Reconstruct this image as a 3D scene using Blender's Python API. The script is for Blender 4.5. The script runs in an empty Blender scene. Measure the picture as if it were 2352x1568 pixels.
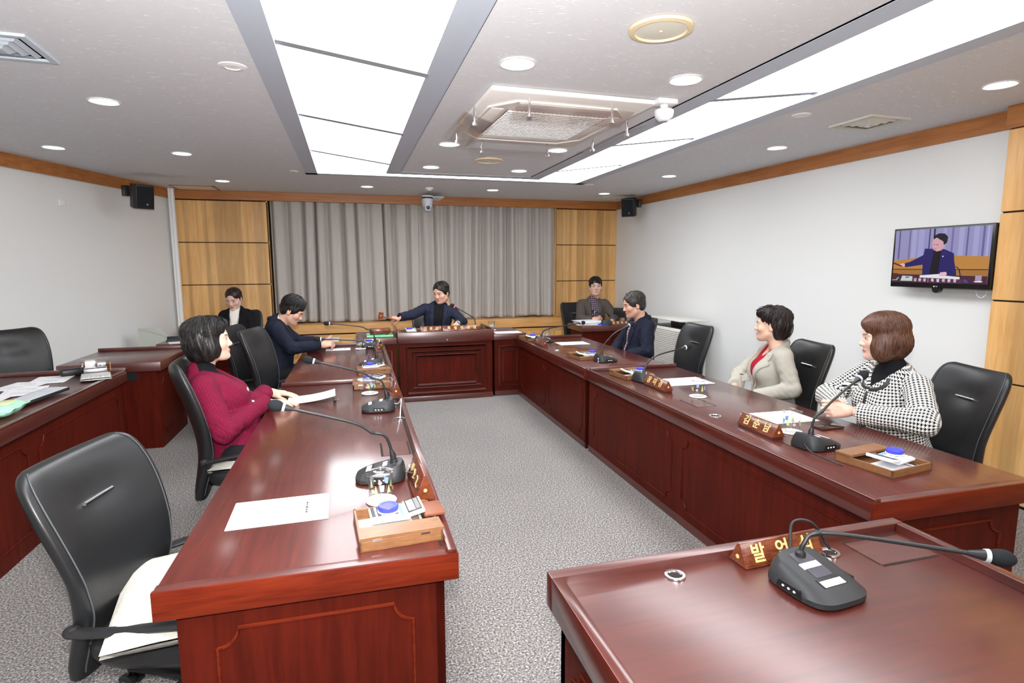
import bpy, bmesh, math, random
import numpy as np
from mathutils import Vector, Matrix, Euler
C = bpy.context.scene.collection
SC = bpy.context.scene
PI = math.pi
R = math.radians
random.seed(7)
rng = np.random.default_rng(7)

# ------------------------------------------------------------------ camera
cd = bpy.data.cameras.new('camera')
cam = bpy.data.objects.new('camera', cd); C.objects.link(cam)
cd.sensor_width = 36.0; cd.lens = 1316.71 / 2352 * 36.0; cd.clip_start = 0.02
_a, _t, _r = R(15.7995), R(7.5354), R(-0.1833)
_f = Vector((math.sin(_a)*math.cos(_t), math.cos(_a)*math.cos(_t), -math.sin(_t)))
_x0 = Vector((math.cos(_a), -math.sin(_a), 0)); _u0 = _x0.cross(_f)
_x = _x0*math.cos(_r) + _u0*math.sin(_r); _u = -_x0*math.sin(_r) + _u0*math.cos(_r)
CAM = Vector((0, 0, 1.5105))
cam.matrix_world = Matrix(((_x.x, _u.x, -_f.x, CAM.x), (_x.y, _u.y, -_f.y, CAM.y), (_x.z, _u.z, -_f.z, CAM.z), (0, 0, 0, 1)))
SC.camera = cam

# ------------------------------------------------------------------ world, light, exposure
w = bpy.data.worlds.new('world'); SC.world = w; w.use_nodes = True
w.node_tree.nodes['Background'].inputs[0].default_value = (0.8, 0.85, 0.9, 1)
w.node_tree.nodes['Background'].inputs[1].default_value = 0.15
SC.cycles.transparent_max_bounces = 32
SC.view_settings.view_transform = 'Standard'; SC.view_settings.look = 'None'
SC.view_settings.exposure = 0.42; SC.view_settings.gamma = 1.0
PANEL_E = 6.2        # ceiling light panels
DOWN_E = 9.0         # downlights
FLASH_W = 125.0       # the photographer's flash, just above the lens
fl = bpy.data.lights.new('camera_flash', 'AREA'); fl.energy = FLASH_W; fl.shape = 'DISK'; fl.size = 0.09
fl.color = (1.0, 0.98, 0.96)
flo = bpy.data.objects.new('camera_flash', fl); C.objects.link(flo)
flo.location = CAM + _u*0.16 - _f*0.02
_q = (-_f*math.cos(R(38)) - _u*math.sin(R(38)) + _x*.5); flo.rotation_euler = _q.to_track_quat('Z', 'Y').to_euler()   # tilted up towards the ceiling

# ------------------------------------------------------------------ materials
def srgb(r, g, b):
    f = lambda c: (c/255/12.92) if c/255 <= .04045 else ((c/255+.055)/1.055)**2.4
    return (f(r), f(g), f(b), 1)
_M = {}
def nodes(m): return m.node_tree.nodes, m.node_tree.links
def mat(name, col=(.8, .8, .8, 1), rough=.5, metal=0, spec=.5, coat=0, coat_r=.1, trans=0, ior=1.45, emit=None, es=0, alpha=1, sss=0):
    if name in _M: return _M[name]
    m = bpy.data.materials.new(name); m.use_nodes = True
    b = m.node_tree.nodes['Principled BSDF']
    if len(col) == 3: col = (*col, 1)
    b.inputs['Base Color'].default_value = col; b.inputs['Roughness'].default_value = rough
    b.inputs['Metallic'].default_value = metal; b.inputs['Specular IOR Level'].default_value = spec
    b.inputs['Coat Weight'].default_value = coat; b.inputs['Coat Roughness'].default_value = coat_r
    b.inputs['Transmission Weight'].default_value = trans; b.inputs['IOR'].default_value = ior
    b.inputs['Alpha'].default_value = alpha
    if sss: b.inputs['Subsurface Weight'].default_value = sss; b.inputs['Subsurface Radius'].default_value = (.01, .004, .002)
    if emit: b.inputs['Emission Color'].default_value = emit; b.inputs['Emission Strength'].default_value = es
    _M[name] = m
    return m
def bsdf(m): return m.node_tree.nodes['Principled BSDF']
def N(m, typ, **kw):
    n = m.node_tree.nodes.new(typ)
    for k, v in kw.items():
        if k in n.inputs: n.inputs[k].default_value = v
        else: setattr(n, k, v)
    return n
def L(m, a, b): m.node_tree.links.new(a, b)
def coords(m, scale=(1, 1, 1), kind='Object', rot=(0, 0, 0)):
    t = N(m, 'ShaderNodeTexCoord'); mp = N(m, 'ShaderNodeMapping')
    mp.inputs['Scale'].default_value = scale; mp.inputs['Rotation'].default_value = rot
    L(m, t.outputs[kind], mp.inputs['Vector']); return mp.outputs['Vector']
def ramp(m, fac, stops):
    r = N(m, 'ShaderNodeValToRGB'); e = r.color_ramp.elements
    while len(e) < len(stops): e.new(.5)
    for i, (p, c) in enumerate(stops): e[i].position = p; e[i].color = c if len(c) == 4 else (*c, 1)
    L(m, fac, r.inputs['Fac']); return r.outputs['Color']
def noise(m, vec, scale, detail=3, rough=.55, dist=0):
    n = N(m, 'ShaderNodeTexNoise'); n.inputs['Scale'].default_value = scale; n.inputs['Detail'].default_value = detail
    n.inputs['Roughness'].default_value = rough; n.inputs['Distortion'].default_value = dist
    L(m, vec, n.inputs['Vector']); return n.outputs['Fac']
def mixc(m, fac, a, b, mode='MIX'):
    n = N(m, 'ShaderNodeMix', data_type='RGBA', blend_type=mode)
    for i, v in ((0, fac), (6, a), (7, b)):
        if hasattr(v, 'is_linked'): L(m, v, n.inputs[i])
        else: n.inputs[i].default_value = v
    return n.outputs[2]
def math_(m, op, a, b=0.0):
    n = N(m, 'ShaderNodeMath', operation=op)
    for i, v in ((0, a), (1, b)):
        if hasattr(v, 'is_linked'): L(m, v, n.inputs[i])
        else: n.inputs[i].default_value = v
    return n.outputs[0]
def bump(m, h, strength=.3, dist=.005):
    b = N(m, 'ShaderNodeBump'); b.inputs['Strength'].default_value = strength; b.inputs['Distance'].default_value = dist
    L(m, h, b.inputs['Height']); L(m, b.outputs['Normal'], bsdf(m).inputs['Normal'])
def wood(name, c1, c2, axis='x', s=1.0, rough=.35, coat=0, coat_r=.15, streak=0.0, spec=.4):
    m = mat(name, c1, rough, coat=coat, coat_r=coat_r, spec=spec)
    k = {'x': (1.2, 16, 16), 'y': (16, 1.2, 16), 'z': (16, 16, 1.2)}[axis]
    v = coords(m, tuple(q*s for q in k))
    g = noise(m, v, 3.0, 5, .6, .6)
    v2 = coords(m, (1, 1, 1)); bl = noise(m, v2, 3.0*s, 2)
    a = math_(m, 'ADD', math_(m, 'MULTIPLY', g, .7), math_(m, 'MULTIPLY', bl, .3))
    col = ramp(m, a, [(.36, c1), (.64, c2)])
    if streak:
        kk = {'x': (.05, 4, 4), 'y': (4, .05, 4), 'z': (4, 4, .05)}[axis]
        st = noise(m, coords(m, kk), 2.2, 2)
        col = mixc(m, streak, col, ramp(m, st, [(.42, (.75, .75, .75)), (.5, (1, 1, 1)), (.58, (1.12, 1.12, 1.1))]), 'MULTIPLY')
    L(m, col, bsdf(m).inputs['Base Color'])
    return m
MAH_A, MAH_B = srgb(66, 20, 13), srgb(86, 31, 22)
M_MAHX = wood('mahogany_x', MAH_A, MAH_B, 'x', 1, .45, .85, .2, spec=.2)
M_MAHY = wood('mahogany_y', MAH_A, MAH_B, 'y', 1, .45, .8, .16, spec=.2)
M_MAHZ = wood('mahogany_z', srgb(62, 14, 6), srgb(82, 22, 10), 'z', .8, .5, .04, .2, spec=.1)
M_EDGE = wood('mahogany_edge', srgb(76, 20, 8), srgb(104, 34, 14), 'x', 1.3, .45, .08, .2, spec=.12)
for _m, _r, _i in ((M_MAHX, .3, 1.85), (M_MAHY, .17, 1.6)):
    bsdf(_m).inputs['Coat IOR'].default_value = _i; bsdf(_m).inputs['Coat Weight'].default_value = 1.0; bsdf(_m).inputs['Coat Roughness'].default_value = _r
M_HONEY = wood('honey_oak_z', srgb(200, 150, 90), srgb(218, 174, 116), 'z', .7, .38, .15, .2, streak=.9)
M_HONEYX = wood('honey_oak_x', srgb(190, 138, 78), srgb(212, 164, 104), 'x', .6, .4, .12, .2)
M_CORN = wood('cornice_oak', srgb(150, 92, 44), srgb(178, 116, 62), 'x', .6, .4, .15, .2)
M_CORNY = wood('cornice_oak_y', srgb(150, 92, 44), srgb(178, 116, 62), 'y', .6, .4, .15, .2)
M_BOX = wood('desk_tray_wood', srgb(110, 73, 46), srgb(138, 97, 64), 'x', 6, .4, .2)
M_ROSE = wood('rosewood', srgb(62, 26, 14), srgb(128, 66, 40), 'y', 8, .25, .6, .08)
M_ROSEX = wood('rosewood_x', srgb(62, 26, 14), srgb(128, 66, 40), 'x', 8, .25, .6, .08)
M_DARKGAP = mat('dark_gap', (.012, .006, .004), .9)
M_WALL = mat('wall_paint', srgb(224, 225, 224), .7, spec=.25)
M_LEATH = mat('black_leather', (.012, .0125, .0135), .36, spec=.5)
_v = coords(M_LEATH); bump(M_LEATH, noise(M_LEATH, _v, 420, 2), .12, .001)
M_BLKP = mat('black_plastic', (.014, .014, .015), .38)
M_BLKM = mat('black_satin', (.02, .021, .023), .5)
M_FOAM = mat('black_foam', (.016, .018, .021), .95, spec=.2)
M_CHROME = mat('chrome', (.85, .86, .88), .12, 1)
M_STEEL = mat('brushed_steel', (.6, .61, .63), .3, 1)
M_GREYFR = mat('grey_metal_frame', srgb(184, 192, 205), .45, .0)
M_WHITEP = mat('white_plastic', srgb(232, 233, 234), .4)
M_PAPER = mat('paper', srgb(243, 244, 247), .8, spec=.2)
M_INK = mat('print_ink', srgb(70, 72, 78), .8)
M_INKL = mat('print_ink_light', srgb(128, 130, 138), .8)
def thin_glass(name, tint, ior):
    m = bpy.data.materials.new(name); m.use_nodes = True; nt = m.node_tree; nt.nodes.clear()
    o = nt.nodes.new('ShaderNodeOutputMaterial'); mx = nt.nodes.new('ShaderNodeMixShader'); t = nt.nodes.new('ShaderNodeBsdfTransparent'); g = nt.nodes.new('ShaderNodeBsdfGlossy'); f = nt.nodes.new('ShaderNodeLayerWeight')
    t.inputs[0].default_value = tint; g.inputs['Roughness'].default_value = .03; f.inputs[0].default_value = .5
    L(m, math_(m, 'ADD', math_(m, 'MULTIPLY', math_(m, 'POWER', f.outputs['Facing'], ior), .55), .035), mx.inputs[0]); L(m, t.outputs[0], mx.inputs[1]); L(m, g.outputs[0], mx.inputs[2]); L(m, mx.outputs[0], o.inputs[0]); return m
M_GLASS = thin_glass('clear_glass', (.97, .975, .975, 1), 3.0)
M_ACRYL = thin_glass('clear_acrylic', (.975, .96, .95, 1), 3.0)
M_BLUE = mat('blue_plastic', srgb(62, 66, 196), .35)
M_COASTER = mat('white_coaster', srgb(244, 243, 240), .5)
M_GOLD = mat('gold_letter', srgb(204, 176, 118), .5, 0)
M_GREEN = mat('mint_plastic', srgb(120, 202, 152), .4)
M_LED = mat('white_led', (1, 1, 1), .4, emit=(1, 1, 1, 1), es=1.2)
M_SCREEN = mat('dark_screen', (.01, .01, .012), .1)
M_PANELE = mat('light_diffuser', (.9, .9, .9), .5, emit=(.96, .98, 1, 1), es=PANEL_E)
M_DOWNE = mat('downlight_glow', (.9, .9, .9), .5, emit=(.97, .99, 1, 1), es=DOWN_E)
M_CUSH = mat('cream_cushion_fabric', srgb(186, 183, 174), .8)
_v = coords(M_CUSH); bump(M_CUSH, noise(M_CUSH, _v, 60, 3), .9, .006)
def fabric(name, col, rough=.85, sc=900, st=.25):
    m = mat(name, col, rough, spec=.2); v = coords(m)
    bump(m, noise(m, v, sc, 2), st, .001); return m
# carpet
M_CARPET = mat('grey_carpet', (.3, .28, .27), .95, spec=.1)
_v = coords(M_CARPET)
_n = noise(M_CARPET, _v, 115, 3, .7); _n2 = noise(M_CARPET, _v, 1.6, 2)
_c = ramp(M_CARPET, _n, [(.34, srgb(62, 60, 59)), (.46, srgb(116, 112, 110)), (.56, srgb(146, 142, 140)), (.68, srgb(206, 203, 200))])
_c = mixc(M_CARPET, .25, _c, ramp(M_CARPET, _n2, [(.35, (.8, .8, .8)), (.65, (1.1, 1.1, 1.1))]), 'MULTIPLY')
L(M_CARPET, _c, bsdf(M_CARPET).inputs['Base Color']); bump(M_CARPET, _n, .6, .006)
# fissured ceiling board
M_CEIL = mat('fissured_ceiling_board', srgb(218, 219, 223), .85, spec=.2)
_v = coords(M_CEIL, (14, 38, 14)); _v2 = coords(M_CEIL, (1, 1, 1))
_n = noise(M_CEIL, _v, 1.6, 4, .6, 1.2); _m2 = noise(M_CEIL, _v2, 90, 2)
_h = ramp(M_CEIL, _n, [(.60, (0, 0, 0)), (.66, (1, 1, 1))])
_c = mixc(M_CEIL, _h, srgb(216, 217, 221), srgb(242, 243, 245))
_d = ramp(M_CEIL, _m2, [(.22, (.55, .5, .5)), (.26, (1, 1, 1))])
L(M_CEIL, mixc(M_CEIL, .8, _c, _d, 'MULTIPLY'), bsdf(M_CEIL).inputs['Base Color']); bump(M_CEIL, _h, .35, .004)

# ------------------------------------------------------------------ mesh builder
class MB:
    def __init__(s): s.v = []; s.f = []; s.mi = []; s.mats = []
    def mid(s, m):
        if m not in s.mats: s.mats.append(m)
        return s.mats.index(m)
    def add(s, vs, fs, m, T=None):
        o = len(s.v); i = s.mid(m)
        s.v += [tuple(T @ Vector(p)) if T is not None else tuple(p) for p in vs]
        for f in fs: s.f.append([o+k for k in f]); s.mi.append(i)
        return s
    def bm(s, b, m, T=None):
        b.verts.ensure_lookup_table()
        for i, v in enumerate(b.verts): v.index = i
        s.add([v.co[:] for v in b.verts], [[v.index for v in f.verts] for f in b.faces], m, T); b.free(); return s
    def box(s, lo, hi, m, T=None, bev=0, seg=2):
        x0, y0, z0 = lo; x1, y1, z1 = hi
        vs = [(x0, y0, z0), (x1, y0, z0), (x1, y1, z0), (x0, y1, z0), (x0, y0, z1), (x1, y0, z1), (x1, y1, z1), (x0, y1, z1)]
        fs = [(3, 2, 1, 0), (4, 5, 6, 7), (0, 1, 5, 4), (1, 2, 6, 5), (2, 3, 7, 6), (3, 0, 4, 7)]
        if not bev: return s.add(vs, fs, m, T)
        b = bmesh.new(); bv = [b.verts.new(p) for p in vs]
        for f in fs: b.faces.new([bv[k] for k in f])
        bmesh.ops.bevel(b, geom=list(b.edges), offset=bev, segments=seg, profile=.5, affect='EDGES', clamp_overlap=True)
        return s.bm(b, m, T)
    def prism(s, poly, z0, z1, m, T=None, bev=0, seg=2):
        n = len(poly); vs = [(x, y, z0) for x, y in poly] + [(x, y, z1) for x, y in poly]
        fs = [list(range(n))[::-1], list(range(n, 2*n))] + [(i, (i+1) % n, n+(i+1) % n, n+i) for i in range(n)]
        if not bev: return s.add(vs, fs, m, T)
        b = bmesh.new(); bv = [b.verts.new(p) for p in vs]
        for f in fs: b.faces.new([bv[k] for k in f])
        b.normal_update()
        bmesh.ops.bevel(b, geom=list(b.edges), offset=bev, segments=seg, profile=.5, affect='EDGES', clamp_overlap=True)
        return s.bm(b, m, T)
    def loft(s, rings, m, T=None, cap=True, closed=True):
        n = len(rings[0]); vs = [p for r in rings for p in r]; fs = []
        for i in range(len(rings)-1):
            for j in range(n if closed else n-1):
                fs.append((i*n+j, i*n+(j+1) % n, (i+1)*n+(j+1) % n, (i+1)*n+j))
        if cap and closed: fs += [list(range(n))[::-1], list(range((len(rings)-1)*n, len(rings)*n))]
        return s.add(vs, fs, m, T)
    def tube(s, pts, r, m, n=10, T=None, cap=True, flat=None):
        P = [Vector(p) for p in pts]; k = len(P); rr = r if hasattr(r, '__len__') else [r]*k
        up = None; rings = []
        for i in range(k):
            t = (P[min(i+1, k-1)] - P[max(i-1, 0)]).normalized()
            if up is None:
                up = Vector((0, 0, 1)) if abs(t.z) < .9 else Vector((1, 0, 0))
            u = (up - t*up.dot(t)).normalized(); up = u; v = t.cross(u)
            q = rr[i]; qa, qb = (q if hasattr(q, '__len__') else (q, q))
            rings.append([tuple(P[i] + u*(qa*math.cos(2*PI*j/n)) + v*(qb*math.sin(2*PI*j/n))) for j in range(n)])
        return s.loft(rings, m, T, cap)
    def cyl(s, p0, p1, r0, m, r1=None, n=20, T=None): return s.tube([p0, p1], [r0, r0 if r1 is None else r1], m, n, T)
    def lathe(s, prof, m, n=28, T=None):
        vs = []; fs = []; k = len(prof)
        for (r, z) in prof:
            for j in range(n): vs.append((r*math.cos(2*PI*j/n), r*math.sin(2*PI*j/n), z))
        for i in range(k-1):
            for j in range(n): fs.append((i*n+j, i*n+(j+1) % n, (i+1)*n+(j+1) % n, (i+1)*n+j))
        if prof[0][0] > 1e-6: fs.append(list(range(n))[::-1])
        if prof[-1][0] > 1e-6: fs.append(list(range((k-1)*n, k*n)))
        return s.add(vs, fs, m, T)
    def ell(s, c, r, m, T=None, n=18):
        vs = []; fs = []; k = n//2
        for i in range(k+1):
            a = PI*i/k
            for j in range(n): vs.append((c[0]+r[0]*math.sin(a)*math.cos(2*PI*j/n), c[1]+r[1]*math.sin(a)*math.sin(2*PI*j/n), c[2]-r[2]*math.cos(a)))
        for i in range(k):
            for j in range(n): fs.append((i*n+j, i*n+(j+1) % n, (i+1)*n+(j+1) % n, (i+1)*n+j))
        return s.add(vs, fs, m, T)
    def out(s, name, parent=None, smooth=35, label=None, loc=None):
        me = bpy.data.meshes.new(name); me.from_pydata(s.v, [], s.f)
        for m in s.mats: me.materials.append(m)
        me.polygons.foreach_set('material_index', s.mi)
        me.validate(); me.update()
        b = bmesh.new(); b.from_mesh(me); bmesh.ops.remove_doubles(b, verts=b.verts, dist=1e-6)
        bmesh.ops.recalc_face_normals(b, faces=b.faces); b.to_mesh(me); b.free()
        if smooth:
            me.shade_smooth(); me.set_sharp_from_angle(angle=R(smooth))
        o = bpy.data.objects.new(name, me); C.objects.link(o)
        if parent is not None: o.parent = parent
        if label: o['label'] = label
        if loc is not None: o.location = loc
        return o
def tag(o, label, cat, group=None):
    o['label'] = label; o['category'] = cat
    if group: o['group'] = group
    return o
def thing(name, label, cat, loc=(0, 0, 0), rz=0, group=None):
    o = bpy.data.objects.new(name, None); C.objects.link(o); o.empty_display_size = .05
    o.location = loc; o.rotation_euler = (0, 0, rz); return tag(o, label, cat, group)
def struct(name, mb, smooth=0):
    o = mb.out(name, smooth=smooth); o['kind'] = 'structure'; return o
def copy_tree(o, parent=None):
    c = o.copy(); C.objects.link(c)
    if parent is not None: c.parent = parent
    for ch in [k for k in o.children]: copy_tree(ch, c)
    return c
def dup(o, loc, rz, label, group=None):
    c = copy_tree(o); c.location = loc; c.rotation_euler = (0, 0, rz); c['label'] = label
    if group: c['group'] = group
    return c
def TR(loc=(0, 0, 0), rz=0, rx=0, ry=0, s=1): return Matrix.Translation(loc) @ Euler((rx, ry, rz)).to_matrix().to_4x4() @ Matrix.Scale(s, 4)
def bez(pts, n=16):
    # catmull-rom through points
    P = [Vector(p) for p in pts]; P = [P[0]*2-P[1]] + P + [P[-1]*2-P[-2]]; o = []
    for i in range(1, len(P)-2):
        for k in range(n):
            t = k/n; a, b, c, d = P[i-1:i+3]
            o.append(.5*((2*b) + (c-a)*t + (2*a-5*b+4*c-d)*t*t + (3*b-a-3*c+d)*t**3))
    o.append(P[-2]); return o
def text_mesh(txt, size, ext=.0008, bold=0.0):
    cu = bpy.data.curves.new('t', 'FONT'); cu.body = txt; cu.size = size; cu.extrude = ext; cu.align_x = 'CENTER'; cu.align_y = 'CENTER'
    cu.offset = bold; cu.resolution_u = 3
    o = bpy.data.objects.new('t', cu); C.objects.link(o)
    dg = bpy.context.evaluated_depsgraph_get(); me = o.evaluated_get(dg).to_mesh()
    vs = [v.co[:] for v in me.vertices]; fs = [list(p.vertices) for p in me.polygons]
    o.evaluated_get(dg).to_mesh_clear(); bpy.data.objects.remove(o); bpy.data.curves.remove(cu)
    return vs, fs
# ------------------------------------------------------------------ the room
D, XL, XR, H, HC, ZT = 8.2313, -2.0944, 4.0145, 2.4706, 2.4055, 2.3549
KL, KR = .3071, .0104
YF = -1.6
xl = lambda y: XL - KL*(D-y)
xr = lambda y: XR + KR*(D-y)
b = MB(); b.prism([(xl(YF)-.3, YF-.2), (xr(YF)+.3, YF-.2), (xr(D)+.3, D+.6), (XL-.3, D+.6)], -.06, 0, M_CARPET); struct('floor', b)
# ceiling: outer boards at H, dropped middle board at HC between the light coves
sL0, sL1, sL2, sL3 = -.39, -.27, .389, .518
sR0, sR1, sR2, sR3 = 1.829, 1.957, 2.62, 2.736
YN, YF1 = 5.737, 6.548
b = MB()
b.prism([(xl(YF), YF), (sL0, YF), (sL0, YF1), (xl(YF1), YF1)], H, H+.03, M_CEIL)
b.prism([(sR3, YF), (xr(YF), YF), (xr(YF1), YF1), (sR3, YF1)], H, H+.03, M_CEIL)
b.prism([(xl(YF1), YF1), (xr(YF1), YF1), (xr(D+.4), D+.4), (xl(D+.4), D+.4)], H, H+.03, M_CEIL)
b.box((sL3, YF, HC), (sR0, YN, HC+.03), M_CEIL)
b.box((sL0-.1, YF, H+.16), (sR3+.1, YF1+.1, H+.2), M_WALL)
b.box((sL0-.04, YF, H+.03), (sL0, YF1+.04, H+.18), M_WALL); b.box((sR3, YF, H+.03), (sR3+.04, YF1+.04, H+.18), M_WALL)
b.box((sL0-.04, YF1, H+.03), (sR3+.04, YF1+.04, H+.18), M_WALL)
struct('ceiling', b)
# walls
b = MB(); b.prism([(XL, D+.05), (xl(YF), YF), (xl(YF)-.12, YF), (XL-.12, D+.05)], 0, H+.05, M_WALL); struct('wall_left', b)
b = MB(); b.prism([(XR, D+.05), (xr(YF), YF), (xr(YF)+.12, YF), (XR+.12, D+.05)], 0, H+.05, M_WALL); struct('wall_right', b)
b = MB(); b.box((-1., D+.01, 2.41), (3.03, D+.35, H+.05), M_WALL); b.box((XL-.2, D+.35, 0), (XR+.2, D+.45, H+.05), M_WALL)
b.box((XL-.1, D+.03, 0), (-.995, D+.35, H), M_DARKGAP); b.box((3.026, D+.03, 0), (XR+.1, D+.35, H), M_DARKGAP); struct('wall_back', b)
b = MB(); b.box((xl(YF), YF-.1, 0), (xr(YF), YF, H+.05), M_WALL); struct('wall_front', b)
# oak wall panels either side of the curtains
zs = [.15, .735, 1.2764, 1.8175, ZT-.006]
b = MB()
for x0, x1 in ((XL+.0, -.985), (3.016, XR)):
    for a, c in zip(zs[:-1], zs[1:]):
        b.box((x0, D, a+.005), (x1, D+.03, c-.005), M_HONEY, bev=.003, seg=1)
b.box((-1.0, D, .7), (-.985, D+.12, ZT), M_HONEY); b.box((3.01, D, .7), (3.026, D+.12, ZT), M_HONEY)
struct('trim_1', b)
b = MB(); b.box((XL, D-.035, ZT), (XR, D+.01, H), M_CORN, bev=.004, seg=1); struct('trim_2', b)
b = MB(); b.prism([(XL, D), (xl(YF), YF), (xl(YF)+.03, YF), (XL+.03, D)], ZT, H, M_CORNY); struct('trim_3', b)
b = MB(); b.prism([(XR, D), (xr(2.7), 2.7), (xr(2.7)-.022, 2.7), (XR-.022, D)], ZT, H, M_CORNY); struct('trim_4', b)
# window ledge boxing under the curtains
b = MB(); b.box((XL+.02, 7.985, .618), (XR-.02, D+.2, .742), M_HONEYX, bev=.004, seg=1); b.box((XL+.02, 8.03, .595), (XR-.02, D+.1, .618), M_DARKGAP)
b.box((XL+.02, 8.0, .1), (XR-.02, D+.1, .6), M_HONEYX, bev=.003, seg=1)
for k in range(7):
    x = -1.55 + k*.86
    b.box((x, 7.992, .16), (x+.74, 8.02, .545), M_HONEY, bev=.006, seg=2)
struct('trim_5', b)
b = MB(); b.box((XL, 7.99, 0), (XR, 8.1, .1), M_HONEYX); struct('baseboard_back', b)
# oak panelled pier on the right
b = MB()
for a, c in ((.02, .76), (.77, 1.275), (1.285, 1.825), (1.835, 2.33)):
    b.box((3.955, -1.5, a), (4.12, 2.70, c), M_HONEY, bev=.003, seg=1)
b.box((3.965, -1.5, 0), (4.12, 2.692, H), M_DARKGAP)
b.box((3.94, -1.5, 2.335), (4.12, 2.712, H), M_CORNY, bev=.003, seg=1); struct('trim_6', b)
# white cable duct in the back left corner
b = MB(); b.box((-2.085, 8.14, .1), (-2.045, 8.19, H), M_WHITEP, bev=.004); b.box((-2.10, 8.10, .1), (-2.075, 8.15, H), M_WHITEP, bev=.004); struct('trim_7', b)
# grey frames of the light coves
b = MB()
b.box((sL0, YF, H-.004), (sL1, YF1-.0, H+.02), M_GREYFR); b.box((sL1-.04, YF, H+.02), (sL1-.03, YF1-.1, H+.09), M_WALL)
b.box((sL2, YF, HC-.004), (sL3, YN+.13, HC+.02), M_GREYFR); b.box((sL3-.008, YF, HC-.006), (sL3, YN, HC), M_GREYFR)
b.box((sR2, YF, H-.004), (sR3, YF1, H+.02), M_GREYFR); b.box((sR2+.03, YF, H+.02), (sR2+.04, YF1-.1, H+.09), M_WALL)
b.box((sR0, YF, HC-.004), (sR1, YN+.13, HC+.02), M_GREYFR); b.box((sR0, YF, HC-.006), (sR0+.008, YN, HC), M_GREYFR)
b.box((sL3, YN, HC-.004), (sR0, YN+.13, HC+.02), M_GREYFR)
b.box((sL3, YN, HC), (sR0, YN+.008, H), M_GREYFR); b.box((sL0, YF1-.1, H-.004), (sR3, YF1, H+.02), M_GREYFR)
b.box((sL3-.0, YF, HC), (sL3+.006, YN, H+.02), M_WALL); b.box((sR0-.006, YF, HC), (sR0, YN, H+.02), M_WALL)
struct('trim_8', b)
# luminous panels: sloped troughs left and right, flat run along the back
def cove(name, label, x_out, x_in, zo, zi, ys):
    t = thing(name, label, 'ceiling light', ((x_out+x_in)/2, sum((ys[0], ys[-1]))/2, zi))
    for y0, y1 in zip(ys[:-1], ys[1:]):
        yi = 5.80 if y1 > 6 else y1
        q = MB(); vs = [(x_out, y0+.012, zo), (x_in, y0+.012, zi), (x_in, yi-.012, zi), (x_out, y1-.012, zo)]
        vs = [(x, y, z) for x, y, z in vs] + [(x, y, z+.012) for x, y, z in vs]
        q.add(vs, [(0, 1, 2, 3), (7, 6, 5, 4), (0, 4, 5, 1), (1, 5, 6, 2), (2, 6, 7, 3), (3, 7, 4, 0)], M_PANELE)
        q.out('diffuser', t, smooth=0).matrix_parent_inverse = Matrix.Translation(-t.location)
    for y in ys[1:-1]:
        q = MB()
        dx = Vector((x_in-x_out, 0, zi-zo)); e = Vector((x_out, y, zo-.014))
        q.add([tuple(e+Vector((0, -.028, 0))), tuple(e+dx+Vector((0, -.028, 0))), tuple(e+dx+Vector((0, .028, 0))), tuple(e+Vector((0, .028, 0))),
               tuple(e+Vector((0, -.02, .02))), tuple(e+dx+Vector((0, -.02, .02))), tuple(e+dx+Vector((0, .02, .02))), tuple(e+Vector((0, .02, .02)))],
              [(0, 1, 2, 3), (7, 6, 5, 4), (0, 4, 5, 1), (1, 5, 6, 2), (2, 6, 7, 3), (3, 7, 4, 0)], mat('divider_grey', srgb(150, 153, 160), .5))
        q.out('divider', t, smooth=0).matrix_parent_inverse = Matrix.Translation(-t.location)
    return t
bpy.context.view_layer.update()
cove('light_trough', 'long white luminous ceiling trough above the desk row with the crimson jacket', -.29, sL2+.01, 2.505, 2.412, [-1.5, -.0, 1.45, 2.85, 4.12, 5.33, 6.40])
cove('light_trough', 'long white luminous ceiling trough above the desk row with the houndstooth jacket', 2.65, sR1-.01, 2.505, 2.412, [-1.5, -.0, 1.45, 2.85, 4.08, 5.31, 6.40])
t = thing('light_trough', 'narrow white luminous ceiling trough across the back joining the two long ones', 'ceiling light', (1.17, 6.2, 2.47))
for x0, x1 in ((.42, 1.16), (1.18, 1.92)):
    q = MB(); q.box((x0, 5.9, 2.475), (x1, 6.44, 2.487), M_PANELE); q.out('diffuser', t, smooth=0).matrix_parent_inverse = Matrix.Translation(-t.location)
for x0, x1 in ((-.32, .5), (1.86, 2.68)):
    q = MB(); q.box((x0, 5.7, 2.512), (x1, 6.46, 2.522), M_PANELE); q.out('diffuser', t, smooth=0).matrix_parent_inverse = Matrix.Translation(-t.location)  # extra glowing sheets added above the corners to fill the dark gaps
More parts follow.
